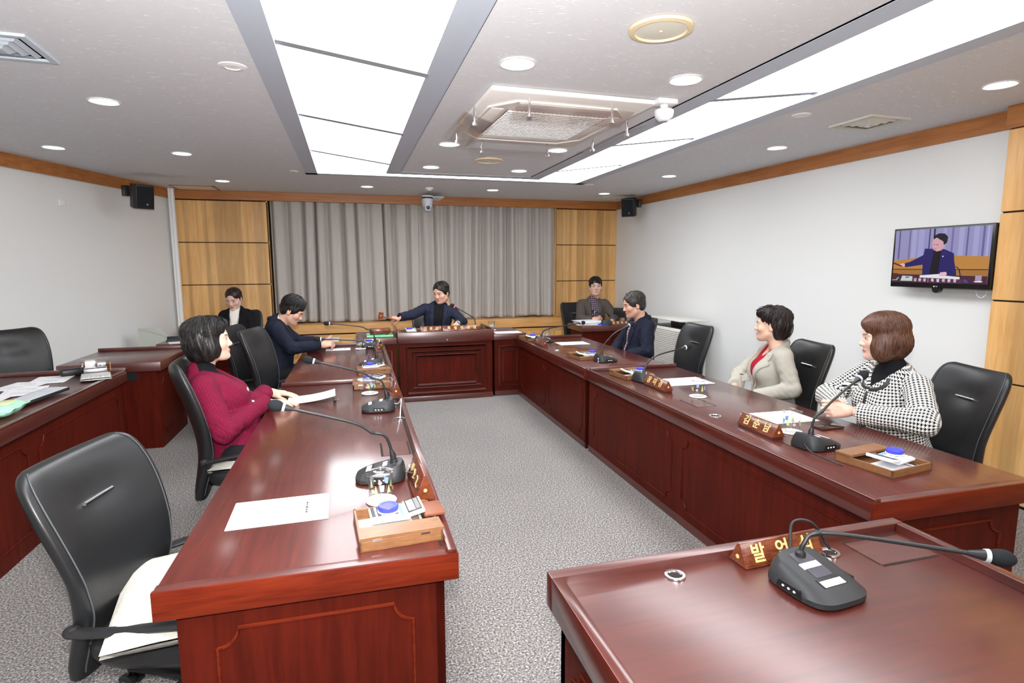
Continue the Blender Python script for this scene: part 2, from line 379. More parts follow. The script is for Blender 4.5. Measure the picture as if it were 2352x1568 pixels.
# curtains
M_CURT = mat('grey_curtain', srgb(174, 168, 162), .85, spec=.15)
_v = coords(M_CURT, (1, 1, .25)); _n = noise(M_CURT, _v, 300, 3)
L(M_CURT, mixc(M_CURT, .35, srgb(176, 170, 164), ramp(M_CURT, _n, [(.3, (.75, .75, .75)), (.7, (1.15, 1.15, 1.15))]), 'MULTIPLY'), bsdf(M_CURT).inputs['Base Color'])
def curtain(x0, x1, seed, label, cat):
    r = np.random.default_rng(seed); nx, nz = 360, 40
    xs = np.linspace(0, 1, nx); W = x1-x0
    nf = 11; cuts = np.sort((np.arange(nf)+r.uniform(-.25, .25, nf))/nf); ph = np.interp(xs, np.r_[0, cuts, 1], np.arange(nf+2))*2*PI
    am = np.interp(xs, np.linspace(0, 1, 14), r.uniform(.55, 1.25, 14))
    vs = []
    for k in range(nz):
        t = k/(nz-1); z = 2.40 - t*(2.40-.752)
        sw = np.sin(xs*7+seed)*.02*t
        y = (np.sin(ph + sw*20) + .35*np.sin(ph*2+1.3+seed) + .25*np.sin(ph*.5+t*1.5))*am*(.044+.012*t)
        y = np.where(y > 0, y*.75, y)
        x = xs + sw*.6 + .005*np.cos(ph)
        zz = z + (np.sin(xs*23+seed)*.006 + np.sin(xs*9)*.006)*t
        for i in range(nx): vs.append((x0+x[i]*W, 8.275+y[i], zz[i] if t > .5 else z))
    q = MB(); fs = [(k*nx+i, k*nx+i+1, (k+1)*nx+i+1, (k+1)*nx+i) for k in range(nz-1) for i in range(nx-1)]
    q.add(vs, fs, M_CURT); o = q.out('curtain', smooth=180)
    s = o.modifiers.new('thick', 'SOLIDIFY'); s.thickness = .004
    return tag(o, label, cat, 'grey curtains')
curtain(-.965, .965, 3, 'grey pleated curtain hanging behind the bowed man in navy blazer', 'curtain')
curtain(.93, 2.995, 8, 'grey pleated curtain hanging beside the bespectacled man, right of the central parting', 'curtain')

# ------------------------------------------------------------------ ceiling fittings
def downlight():
    t = thing('downlight', '', 'ceiling light', (0, 0, 0))
    MB().lathe([(.066, .002), (.083, -.001), (.085, -.006), (.075, -.007), (.068, -.002)], M_WHITEP).out('ring', t)
    MB().lathe([(.0, -.0035), (.066, -.0035), (.067, .004), (0, .004)], M_DOWNE).out('lens', t)
    return t
dl0 = downlight(); used = [False]
spots = [(.762, 2.588, HC, 'round downlight between the big beige disc and the long trough over the crimson jacket'),
         (1.614, 2.588, HC, 'round downlight between the big beige disc and the white dome camera'),
         (.757, 4.36, HC, 'round downlight at the corner of the ceiling air conditioner, beside its clear flap'),
         (1.613, 4.37, HC, 'round downlight seen through the far clear flap of the ceiling air conditioner'),
         (.762, 5.39, HC, 'round downlight in the middle ceiling nearest the seated chairman, left one of two'),
         (1.60, 5.39, HC, 'round downlight in the middle ceiling nearest the seated chairman, right one of two'),
         (-1.335, 4.02, H, 'round downlight nearest the square louvred diffuser, larger-looking of the left ceiling'),
         (-2.254, 5.627, H, 'round downlight closest to the cornice on the left ceiling strip'),
         (-1.33, 5.645, H, 'round downlight between the left wall downlight and the long light trough'),
         (-1.328, 7.295, H, 'round downlight beside the square ceiling hatch near the oak panels'),
         (.259, 7.368, H, 'round downlight above the grey curtain, left of the pan-tilt camera'),
         (1.818, 7.302, H, 'round downlight above the grey curtain, right of the pan-tilt camera'),
         (3.36, 7.281, H, 'round downlight beside the small ceiling grille near the right wall speaker'),
         (3.395, 5.703, H, 'round downlight on the right ceiling strip, second from the back wall'),
         (3.45, 4.125, H, 'round downlight on the right ceiling strip, third from the back wall'),
         (3.425, 2.406, H, 'round downlight on the right ceiling strip just before the oak pier')]
for i, (x, y, z, lb) in enumerate(spots):
    if i == 0: dl0.location = (x, y, z); dl0['label'] = lb; dl0['group'] = 'round ceiling downlights'
    else: dup(dl0, (x, y, z), 0, lb, 'round ceiling downlights')
M_BEIGE = mat('aged_beige_plastic', srgb(222, 204, 168), .5); M_CREAM = mat('cream_grille', srgb(214, 212, 198), .6)
def ceil_speaker(x, y, lb):
    t = thing('ceiling_speaker', lb, 'speaker', (x, y, HC), group='round ceiling speakers')
    MB().lathe([(.098, 0), (.122, -.002), (.12, -.012), (.1, -.015), (.096, -.008)], M_BEIGE, 40).out('rim', t)
    MB().lathe([(0, -.012), (.06, -.0115), (.097, -.008), (.097, 0), (0, 0)], M_CREAM, 40).lathe([(0, -.016), (.005, -.0155), (.006, -.012), (0, -.011)], M_BEIGE, 10).out('grille', t)
ceil_speaker(1.182, 2.078, 'large round beige ceiling speaker closest to the camera, in front of the air conditioner')
ceil_speaker(1.191, 4.914, 'round beige ceiling speaker behind the air conditioner, farther one')
b = MB(); b.lathe([(0, -.004), (.034, -.004), (.036, -.008), (.062, -.004), (.066, 0), (0, 0)], M_WHITEP, 32)
tag(b.out('ceiling_detector', loc=(-.5, 3.18, H)), 'white round ceiling detector beside the long light trough, near the square diffuser', 'detector')
for x, y, r, lb in ((2.86, 3.21, .06, 'flat white ceiling cover disc beside the right light trough and square vent'), (-.494, 6.392, .045, 'flat white ceiling cover disc beside the far end of the left light trough'), (2.83, 6.56, .06, 'flat white ceiling cover disc at the far end of the right light trough')):
    b = MB(); b.lathe([(0, -.005), (r*.9, -.005), (r, 0), (0, 0)], M_WHITEP); tag(b.out('ceiling_cover', loc=(x, y, H)), lb, 'ceiling cover', 'flat ceiling cover discs')
# dome camera
t = thing('dome_camera', 'small white dome security camera under the ceiling beside the air conditioner', 'camera', (1.70, 2.93, HC))
MB().box((-.06, -.045, -.028), (.06, .045, 0), M_WHITEP, bev=.006).cyl((0, 0, -.028), (0, 0, -.05), .022, M_WHITEP).out('mount', t)
MB().lathe([(0, -.115), (.022, -.113), (.03, -.108), (.048, -.09), (.052, -.07), (.052, -.056), (.045, -.05), (0, -.048)], M_WHITEP, 28).out('dome', t)
MB().lathe([(0, -.117), (.02, -.116), (.022, -.112), (0, -.11)], mat('grey_lens', srgb(140, 146, 156), .3)).out('lens', t)
# smoke detector
b = MB(); b.lathe([(0, -.036), (.022, -.036), (.028, -.03), (.03, -.022), (.046, -.02), (.05, -.006), (.052, 0), (0, 0)], M_WHITEP)
tag(b.out('smoke_detector', loc=(1.006, 7.30, H)), 'small white smoke detector on the ceiling above the pan-tilt camera', 'detector')
# pan-tilt camera over the curtains
t = thing('pan_tilt_camera', 'white pan-tilt video camera hanging from the cornice over the curtains', 'camera', (1.035, 7.72, 2.42))
_T = TR()
MB().cyl((0, 0, -.0), (0, 0, -.015), .075, M_WHITEP, n=28).box((-.02, 0, -.012), (.22, .5, -.004), M_WHITEP).out('mount_plate', t)
MB().lathe([(.07, -.015), (.074, -.02), (.074, -.032), (.07, -.036)], M_BLKP).out('base_ring', t)
MB().lathe([(0, -.036), (.073, -.036), (.072, -.08), (.062, -.13), (.05, -.15), (0, -.15)], mat('light_grey_plastic', srgb(196, 202, 210), .4)).out('body', t)
q = MB(); q.box((-.04, -.068, -.198), (.04, .03, -.095), mat('light_grey_plastic'), bev=.02, seg=3)
hd = q.out('camera_head', t)
MB().cyl((0, -.06, -.155), (0, -.074, -.157), .026, M_BLKP, n=24).cyl((0, -.074, -.157), (0, -.078, -.157), .017, M_SCREEN, n=20).out('lens', hd)
# ceiling air conditioner with clear wind flaps
M_ACW = mat('aircon_white', srgb(236, 232, 228), .45)
t = thing('air_conditioner', 'white square ceiling cassette air conditioner with four clear flaps', 'air conditioner', (1.173, 3.5, HC), rz=R(1.5))
MB().box((-.47, -.585, -.03), (.47, .585, 0), M_ACW, bev=.014, seg=2).out('cover_panel', t)
q = MB()
oc = [(-.29, -.46), (.29, -.46), (.41, -.31), (.41, .31), (.29, .46), (-.29, .46), (-.41, .31), (-.41, -.31)]
q.prism(oc, -.036, -.028, mat('aircon_inner', srgb(226, 216, 208), .5), bev=.002, seg=1)
pts = [(x, y, -.036) for x, y in oc] + [(oc[0][0], oc[0][1], -.036)]
q.tube(pts, .006, M_ACW, 6)
q.out('inner_frame', t)
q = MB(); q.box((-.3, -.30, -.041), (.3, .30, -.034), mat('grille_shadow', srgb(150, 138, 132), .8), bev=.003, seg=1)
for i in range(23): q.box((-.29+i*.0263, -.295, -.047), (-.272+i*.0263, .295, -.040), M_WHITEP)
for j in range(18): q.box((-.295, -.29+j*.0335, -.049), (.295, -.281+j*.0335, -.042), M_WHITEP)
q.out('intake_grille', t)
for (cx, cy, hx, hy) in ((0, -.385, .27, .05), (0, .385, .27, .05), (-.355, 0, .035, .3), (.355, 0, .035, .3)):
    MB().box((cx-hx, cy-hy, -.040), (cx+hx, cy+hy, -.034), M_ACW, bev=.008).out('louver', t)
for k in range(4):
    a = k*PI/2; rr = .50 if k % 2 == 0 else .47; L2 = .33
    T = Matrix.Rotation(a, 4, 'Z')
    q = MB(); q.box((-L2, -.085, -.003), (L2, .085, .003), M_ACRYL, T @ TR((0, -rr, -.10), rx=R(-16)), bev=.001, seg=1)
    fo = q.out('wind_flap', t, label='clear plastic wind deflector flap')
    for sx in (-.24, .24):
        q = MB(); q.cyl((sx, -rr, -.02), (sx, -rr, -.115), .007, M_CHROME, T=T).cyl((sx, -rr, -.108), (sx, -rr, -.122), .014, M_CHROME, T=T); q.out('rod', fo)
# diffusers, hatch, grille
M_VENT = mat('vent_paint', srgb(186, 196, 206), .5)
def diffuser(name, lb, loc, hs, m, rz=0):
    t = thing(name, lb, 'vent', loc, rz)
    q = MB(); o_, i_ = hs, hs*.84
    for s in ((-o_, -o_, o_, -i_), (-o_, i_, o_, o_), (-o_, -i_, -i_, i_), (i_, -i_, o_, i_)): q.box((s[0], s[1], -.012), (s[2], s[3], 0), m)
    q.out('frame', t)
    q = MB(); q.box((-i_, -i_, .0), (i_, i_, .01), M_DARKGAP); q.out('duct_back', t)
    for k, f in enumerate((.78, .58, .38)):
        a = hs*f; c = hs*(f-.17); z = -.002-.006*k
        q = MB(); rg = [[(-a, -a, z+.012), (a, -a, z+.012), (a, a, z+.012), (-a, a, z+.012)], [(-c, -c, z-.012), (c, -c, z-.012), (c, c, z-.012), (-c, c, z-.012)]]
        q.loft(rg, m, cap=(k == 2)); q.out('louver', t, smooth=0)
    MB().cyl((0, 0, -.03), (0, 0, -.016), .022, M_STEEL, n=14).out('knob', t)
diffuser('air_diffuser', 'square grey louvred air diffuser cut by the picture edge beside left downlights', (-1.44, 3.15, H), .175, M_VENT, R(3))
diffuser('air_diffuser', 'square white ceiling air diffuser near the oak pier over the white wall', (3.45, 3.25, H), .17, mat('vent_cream', srgb(206, 204, 194), .6), R(2))
t = thing('ceiling_hatch', 'square wood-edged ceiling access hatch in the corner over the left oak panels', 'hatch', (-1.76, 7.98, H-.001))
q = MB()
for s in ((-.24, -.19, .24, -.175), (-.24, .175, .24, .19), (-.24, -.19, -.225, .19), (.225, -.19, .24, .19)): q.box((s[0], s[1], -.008), (s[2], s[3], 0), M_CORN)
q.out('frame', t); MB().box((-.225, -.175, -.004), (.225, .175, 0), M_WHITEP).out('lid', t)
t = thing('ceiling_grille', 'small slatted ceiling vent in the corner above the right wall speaker', 'vent', (3.64, 7.73, H-.001))
q = MB()
for s in ((-.17, -.17, .17, -.15), (-.17, .15, .17, .17), (-.17, -.15, -.15, .15), (.15, -.15, .17, .15)): q.box((s[0], s[1], -.008), (s[2], s[3], 0), M_CREAM)
q.out('frame', t)
q = MB(); q.box((-.15, -.15, -.002), (.15, .15, 0), M_DARKGAP)
for k in range(9): q.box((-.15, -.145+k*.034, -.008), (.15, -.13+k*.034, -.002), M_CREAM)
q.out('slats', t)
# wall speakers
def wall_speaker(lb, loc, rz, side):
    t = thing('wall_speaker', lb, 'speaker', loc, rz, 'black wall speakers')
    q = MB(); q.prism([(-.085, -.1), (.085, -.1), (.1, -.06), (.075, .1), (-.075, .1), (-.1, -.06)], -.13, .115, M_BLKM, TR(rx=R(10)), bev=.006); q.out('cabinet', t)
    MB().box((-.078, -.107, -.115), (.078, -.098, .1), M_FOAM, TR(rx=R(10)), bev=.004).out('front_grille', t)
    v, f = text_mesh('JBL', .016); MB().add(v, f, M_WHITEP, TR(rx=R(10)) @ TR((.02, -.1085, -.08), rx=PI/2)).out('logo', t)
    MB().tube([(0, .08, .03), (side*.04, .13, .05), (side*.10, .17, .06)], .018, M_BLKP).box((side*.09-.03, .13, .0), (side*.09+.03, .19, .11), M_BLKP, bev=.004).out('bracket', t)
wall_speaker('black wall speaker on the left cornice above the oak panels', (-2.07, 7.03, 2.255), R(36), -1)
wall_speaker('black wall speaker on the right cornice above the bespectacled man', (3.80, 7.40, 2.32), R(-42), 1)
# television
M_TVI = mat('tv_bezel', (.008, .008, .009), .25)
t = thing('television', 'black wall-mounted television showing the meeting, beside the oak pier', 'television', (3.985, 3.055, 1.558))
Tt = Matrix.Translation((-.05, 0, 0)) @ Matrix(((0, 0, -1, 0), (-1, 0, 0, 0), (0, 1, 0, 0), (0, 0, 0, 1))) # local x along -y (viewer right), local y up, local z to the room
W2, H2 = .352, .212
MB().box((-W2, -H2, -.05), (W2, H2, 0), M_TVI, Tt, bev=.006).out('casing', t)
MB().cyl((0, -H2-.004, -.03), (0, -H2-.004, -.004), .03, M_TVI, T=Tt).out('sensor_knob', t)
q = MB(); v, f = text_mesh('LG', .011); q.add(v, f, mat('logo_grey', srgb(210, 210, 214), .5), Tt @ TR((.006, -H2+.011, .0008))); q.cyl((-.012, -H2+.011, 0), (-.012, -H2+.011, .001), .005, mat('logo_grey'), T=Tt); q.out('logo', t)
MB().box((-.1, -.1, -.09), (.1, .1, -.05), M_BLKP, Tt).out('wall_bracket', t)
MB().tube([tuple(Tt @ Vector(p)) for p in bez([(.24, -H2, -.04), (.245, -H2-.04, -.05), (.275, -H2-.055, -.05), (.3, -H2-.03, -.05), (.305, -H2, -.04)], 6)], .002, M_WHITEP, 6).out('cable', t)
# picture on the screen: flat coloured shapes of the broadcast
def em(name, c, s=1.0): return mat('screen_'+name, (0, 0, 0, 1), .3, emit=srgb(*c), es=s*.72)
q = MB(); k = [0]
def sh(poly, m):
    k[0] += 1; z = .0006+.00012*k[0]
    q.add([(x, y, z) for x, y in poly], [list(range(len(poly)))], m, Tt)
sw, s0, s1 = .335, -.178, .198
P_ = lambda u, v: (-sw+2*sw*u, s1-(s1-s0)*v)
pol = lambda pts: [P_(*p) for p in pts]
sh(pol([(0, 0), (0, 1), (1, 1), (1, 0)]), em('curtain', (146, 142, 186)))
for u, wd, c in ((.05, .02, (96, 92, 140)), (.17, .02, (110, 108, 152)), (.22, .05, (160, 158, 204)), (.30, .06, (158, 154, 206)), (.39, .015, (70, 66, 110)), (.44, .02, (50, 46, 88)), (.55, .03, (160, 158, 200)), (.63, .02, (112, 108, 160)), (.72, .05, (162, 160, 204)), (.78, .015, (96, 92, 140)), (.86, .05, (160, 158, 204)), (.93, .02, (100, 96, 150)), (.97, .02, (168, 166, 214))):
    sh(pol([(u-wd/2, 0), (u-wd/2, .55), (u+wd/2, .55), (u+wd/2, 0)]), em('fold%d' % k[0], c))
sh(pol([(0, .58), (0, .74), (1, .74), (1, .52), (.66, .5), (.6, .5), (.2, .54)]), em('ledge', (186, 130, 62)))
sh(pol([(0, .74), (0, .755), (1, .755), (1, .74)]), em('ledgeline', (60, 36, 24)))
sh(pol([(0, .755), (0, .95), (1, .95), (1, .755)]), em('lower', (164, 112, 56)))
sh(pol([(0, .84), (0, 1), (1, 1), (1, .86)]), em('desk', (70, 34, 52)))
sh(pol([(.35, .36), (.34, .48), (.2, .6), (.13, .635), (.145, .71), (.34, .66), (.345, .86), (.7, .86), (.7, .8), (.67, .6), (.66, .46), (.56, .38)]), em('blazer', (34, 26, 98)))
sh(pol([(.45, .4), (.42, .84), (.51, .84), (.53, .4)]), em('knit', (12, 10, 22)))
sh(pol([(.43, .17), (.425, .3), (.44, .38), (.48, .42), (.53, .4), (.57, .28), (.56, .17)]), em('face', (210, 160, 170)))
sh(pol([(.435, .2), (.44, .13), (.49, .09), (.55, .1), (.585, .16), (.58, .26), (.55, .31), (.54, .24), (.5, .2), (.47, .165)]), em('hair', (10, 8, 16)))
sh(pol([(.44, .285), (.44, .295), (.456, .298), (.456, .29)]), em('eye', (60, 36, 46))); sh(pol([(.47, .29), (.47, .3), (.495, .302), (.495, .292)]), em('eye'  , (60, 36, 46))); sh(pol([(.45, .365), (.45, .375), (.475, .377), (.475, .368)]), em('mouth', (150, 84, 106)))
sh(pol([(.08, .65), (.08, .69), (.12, .7), (.14, .68), (.135, .64), (.11, .63)]), em('hand', (222, 176, 190)))
sh(pol([(0, .615), (0, .64), (.1, .70), (.115, .685), (.02, .62)]), em('gavel', (92, 40, 28)))
sh(pol([(.545, .5), (.545, .52), (.557, .52), (.557, .5)]), em('pin', (236, 236, 246)))
sh(pol([(.32, .86), (.32, .9), (.74, .92), (.74, .88), (.6, .86), (.53, .83)]), em('sheet', (226, 226, 232)))
sh(pol([(.53, .83), (.54, .8), (.6, .79), (.61, .84), (.58, .87), (.53, .87)]), em('hand2', (226, 182, 196)))
sh(pol([(.0, .82), (.0, .92), (.07, .91), (.07, .83)]), em('block', (84, 36, 30)))
sh(pol([(.0, .95), (.0, .965), (.06, .96), (.085, .9), (.07, .9), (.045, .945)]), em('tray', (110, 190, 196)))
sh(pol([(.12, .87), (.1, .97), (.24, .97), (.24, .88)]), em('box', (200, 206, 200)))
sh(pol([(.155, .89), (.16, .91), (.2, .91), (.2, .89)]), em('lidblue', (60, 40, 220)))
sh(pol([(.24, .905), (.24, .985), (.77, .99), (.77, .925)]), em('plate', (88, 44, 74)))
sh(pol([(.415, .91), (.415, .987), (.419, .987), (.419, .91)]), em('plategap', (190, 180, 200)))
sh(pol([(.78, .92), (.78, .97), (.83, .98), (.81, .92)]), em('micbase', (70, 70, 140)))
sh(pol([(.89, .85), (.89, .94), (.95, .94), (.95, .85)]), em('cup', (170, 150, 176))); sh(pol([(.875, .95), (.89, .965), (.95, .965), (.965, .95), (.93, .94)]), em('coaster', (236, 232, 238)))
sh(pol([(.69, .7), (.72, .74), (.745, .88), (.755, .88), (.733, .74), (.7, .69)]), em('goose', (30, 28, 60)))
so = q.out('screen', t, smooth=0)
q = MB()
for i, ch in enumerate('김원섭'):
    v, f = text_mesh(ch, .024, .0001, .0006); q.add(v, f, em('letters', (236, 232, 240)), Tt @ TR((*P_(.275+i*.052, .947), .0062)))
for i, ch in enumerate('특별위원장'):
    v, f = text_mesh(ch, .024, .0001, .0006); q.add(v, f, em('letters', (236, 232, 240)), Tt @ TR((*P_(.465+i*.058, .952), .0062)))
q.out('caption_letters', so, smooth=0)
b = MB(); b.box((-.04, -.006, -.03), (.04, .006, .03), M_WHITEP, bev=.003).box((-.02, -.008, -.015), (.02, -.005, .015), M_WHITEP); tag(b.out('wall_socket', loc=(-2.61, 6.58, 2.12)), 'small white wall socket below the cornice on the left wall', 'socket').rotation_euler = (0, 0, R(73))
# ------------------------------------------------------------------ desks
GOLDP = M_GOLD
def notch_path(x0, x1, z0, z1, r, n=6):
    # rectangle with concave quarter-round corners, in (x, z)
    pts = []
    for cx, cz, a0 in ((x0, z1, 0), (x1, z1, 270), (x1, z0, 180), (x0, z0, 90)):
        # arc of the circle centred on the corner
        seg = [(cx + r*math.cos(R(a)), cz + r*math.sin(R(a))) for a in [a0-90+ (90*k/n) for k in range(n+1)]]
        if (cx, cz) == (x0, z1): seg = [(x0 + r*math.cos(R(-90+90*k/n)), z1 + r*math.sin(R(-90+90*k/n))) for k in range(n+1)]
        if (cx, cz) == (x1, z1): seg = [(x1 + r*math.cos(R(180+90*k/n)), z1 + r*math.sin(R(180+90*k/n))) for k in range(n+1)]
        if (cx, cz) == (x1, z0): seg = [(x1 + r*math.cos(R(90+90*k/n)), z0 + r*math.sin(R(90+90*k/n))) for k in range(n+1)]
        if (cx, cz) == (x0, z0): seg = [(x0 + r*math.cos(R(90*k/n)), z0 + r*math.sin(R(90*k/n))) for k in range(n+1)]
        pts += seg
    return pts
def moulding(q, T, x0, x1, z0, z1, m, r=.055, w=.005, square=False):
    # bead on the local plane y=0, sticking out towards -y
    P = [(x0, z1), (x1, z1), (x1, z0), (x0, z0)] if square else notch_path(x0, x1, z0, z1, r)
    P = P + P[:2]
    q.tube([tuple(T @ Vector((x, -.001, z))) for x, z in P], w, m, 6, cap=False)
def member_desk(lb, loc, rz, Lg, hatches, mirror=1, ends=(True, True), joint=False):
    """desk running along +y from loc; its aisle side is x=0 and the sitter side is at x=-.80*mirror"""
    t = thing('council_desk', lb, 'desk', loc, rz, 'mahogany council desks')
    s = -mirror; X = lambda a: s*a
    def bx(q, xa, xb, y0, y1, z0, z1, m, bev=0): q.box((min(X(xa), X(xb)), y0, z0), (max(X(xa), X(xb)), y1, z1), m, bev=bev)
    q = MB(); bx(q, 0, .80, 0, Lg, .595, .668, M_MAHY, .004); q.out('desktop', t)
    q = MB(); bx(q, 0, .028, 0, Lg, .668, .684, M_MAHY, .003); q.out('aisle_rim', t)
    q = MB(); bx(q, .030, .80, 0, .035, .668, .673, M_MAHX, .002); bx(q, -.004, .804, -.004, .012, .59, .671, M_EDGE, .002); q.out('end_edging', t)
    q = MB(); bx(q, .030, .80, Lg-.03, Lg, .668, .694, M_MAHX, .003); q.out('end_rim', t)
    q = MB(); bx(q, .033, .043, .06, Lg-.05, .6675, .6690, M_DARKGAP); q.out('groove', t)
    q = MB(); bx(q, .035, .06, .035, Lg, .0, .6, M_MAHZ)
    k = max(2, round(Lg/1.3)); pl = (Lg-.1)/k
    for i in range(k):
        T = TR((X(.035), 0, 0)) @ Matrix.Rotation(PI/2 if mirror > 0 else -PI/2, 4, 'Z')
        a, c = .06+i*pl+.06, .06+(i+1)*pl-.06
        if mirror < 0: a, c = -c, -a
        moulding(q, T, a, c, .10, .52, M_MAHZ, w=.0045)
    q.out('modesty_panel', t)
    q = MB(); bx(q, .035, .76, .035, .06, 0, .6, M_MAHZ)
    T = TR((0, .034, 0)); a, c = sorted((X(.13), X(.665)))
    moulding(q, T, a, c, .1, .52, M_EDGE, w=.0055); q.out('end_panel', t)
    q = MB(); bx(q, .03, .77, .03, .066, 0, .05, M_MAHX); bx(q, .03, .066, .03, Lg, 0, .05, M_MAHY); q.out('plinth', t)
    q = MB(); bx(q, .06, .76, Lg-.03, Lg-.005, 0, .6, M_MAHZ); q.out('far_end_panel', t)
    for (hx, hy, grom) in hatches:
        q = MB(); bx(q, hx, hx+.115, hy, hy+.2, .6675, .6692, M_MAHY); bx(q, hx-.008, hx, hy, hy+.2, .6675, .6688, M_DARKGAP); bx(q, hx+.115, hx+.125, hy, hy+.2, .6675, .6688, M_DARKGAP)
        q.out('cable_hatch', t)
        if grom is not None:
            q = MB(); q.lathe([(.026, 0), (.034, .001), (.033, .004), (.026, .004), (.024, .0)], M_CHROME, 24, TR((X(grom[0]), grom[1], .668))); q.lathe([(0, .0005), (.026, .0005), (.026, 0)], M_DARKGAP, 20, TR((X(grom[0]), grom[1], .668)))
            q.out('cable_grommet', t)
    return t
aL, aR = R(-.75), R(-.95)
member_desk('long mahogany desk with empty black chair and woman in crimson jacket', (.277, 1.582, 0), aL, 2.70, [(.055, .95, (.055, 1.575)), (.055, 1.83, None)])
member_desk('mahogany desk behind the crimson woman, where the bowed man in navy blazer sits', (.3125, 4.287, 0), aL, 2.05, [(.055, 1.0, (.06, 1.62))])
member_desk('long mahogany desk where the women in grey and houndstooth jackets sit', (1.765, 1.517, 0), aR, 2.70, [(.19, 1.4, (.17, 1.2)), (.19, .55, None)], mirror=-1)
member_desk('mahogany desk where the older man in dark navy jacket sits', (1.81, 4.242, 0), aR, 2.10, [(.19, 1.5, (.15, 1.1))], mirror=-1)
# speaker's desk in front
t = thing('speaker_desk', 'mahogany desk with raised rim at the front holding one lone microphone', 'desk', (1.105, .93, 0))
q = MB(); q.box((-.60, -.47, .575), (.60, .47, .650), M_MAHX, bev=.003); q.out('desktop', t)
for lo, hi, m in (((-.61, .435, .575), (.61, .475, .675), M_MAHX), ((-.61, -.475, .575), (-.578, .434, .675), M_MAHY), ((.578, -.475, .575), (.61, .434, .675), M_MAHY)):
    MB().box(lo, hi, m, bev=.003).out('rim', t)
q = MB(); q.box((-.575, -.45, 0), (-.55, .45, .58), M_MAHZ); moulding(q, TR((-.575, 0, 0)) @ Matrix.Rotation(-PI/2, 4, 'Z'), -.36, .36, .1, .48, M_MAHZ); q.out('side_panel', t)
q = MB(); q.box((.55, -.45, 0), (.575, .45, .58), M_MAHZ); q.out('side_panel', t)
q = MB(); q.box((-.575, .42, 0), (.575, .45, .58), M_MAHZ); q.out('front_panel', t)
q = MB(); q.box((.345, .278, .6497), (.555, .41, .6512), M_MAHX); q.box((.345, .408, .6497), (.555, .416, .6508), M_DARKGAP); q.box((.345, .27, .6497), (.555, .279, .6508), M_DARKGAP); q.box((.341, .28, .6497), (.346, .41, .6505), M_DARKGAP); q.out('cable_hatch', t)
for gx, gy in ((-.26, .392), (.255, .375)):
    q = MB(); q.lathe([(.021, 0), (.029, .001), (.028, .005), (.021, .005), (.019, .0)], M_CHROME, 28, TR((gx, gy, .650))); q.lathe([(0, .0005), (.021, .0005), (.021, 0)], M_DARKGAP, 20, TR((gx, gy, .650))); q.out('cable_grommet', t)
# chairman's podium
t = thing('podium_desk', 'tall mahogany podium desk with framed front panel, at the centre of the back', 'desk', (1.035, 6.34, 0))
q = MB(); q.box((-.54, 0, .66), (.54, .62, .745), M_MAHX, bev=.003); q.out('desktop', t)
q = MB(); q.box((-.545, -.012, .665), (.545, .10, .785), M_MAHX, bev=.003); q.out('front_fascia', t)
for s in (-1, 1): MB().box((min(s*.52, s*.545), .02, .665), (max(s*.52, s*.545), .6, .80), M_MAHY, bev=.003).out('side_rim', t)
q = MB(); q.box((-.525, .012, 0), (.525, .04, .67), M_MAHZ)
q.out('front_panel', t)
for (x0, x1, z0, z1, w, nm) in ((-.445, .41+.035, .1, .615, .012, 'outer_moulding'), (-.385, .385, .16, .56, .008, 'middle_moulding'), (-.335, .335, .19, .515, .011, 'inner_moulding')):
    q = MB()
    for a in range(1): moulding(q, TR((0, .007, 0)), x0, x1, z0, z1, M_MAHX, w=w*1.25, square=True)
    q.out(nm, t)
MB().box((-.53, 0, 0), (.53, .04, .06), M_MAHX, bev=.004).out('plinth', t)
for s in (-1, 1): MB().box((min(s*.5, s*.525), .03, 0), (max(s*.5, s*.525), .58, .67), M_MAHZ).out('side_panel', t)
MB().cyl((.0, -.012, .69), (.0, -.014, .69), .006, M_WHITEP, n=10).out('button', t)
def wing(x0, x1, lb, mx):
    t = thing('podium_wing', lb, 'desk', ((x0+x1)/2, 6.36, 0)); h = (x1-x0)/2
    MB().box((-h, 0, .66), (h, .70, .728), M_MAHX, bev=.003).out('desktop', t)
    q = MB(); q.box((-h+.01, .02, 0), (h-.005, .045, .66), M_MAHZ); moulding(q, TR((0, .018, 0)), -h+.06+max(0, mx), h-.06+min(0, mx), .12, .58, M_MAHX, w=.01, square=True); moulding(q, TR((0, .018, 0)), -h+.11+max(0, mx), h-.11+min(0, mx), .17, .53, M_MAHX, w=.007, square=True); q.out('front_panel', t)
    MB().box((-h+.01, .01, 0), (h-.005, .05, .06), M_MAHX).out('plinth', t)
    MB().box((-h+.01, .045, 0), (-h+.035, .68, .66), M_MAHZ).out('side_panel', t)
wing(.055, .485, 'low mahogany side desk carrying the gavel block, joined to the podium', .08)
wing(1.585, 1.975, 'low mahogany side desk with a white sheet, right of the podium', 0)
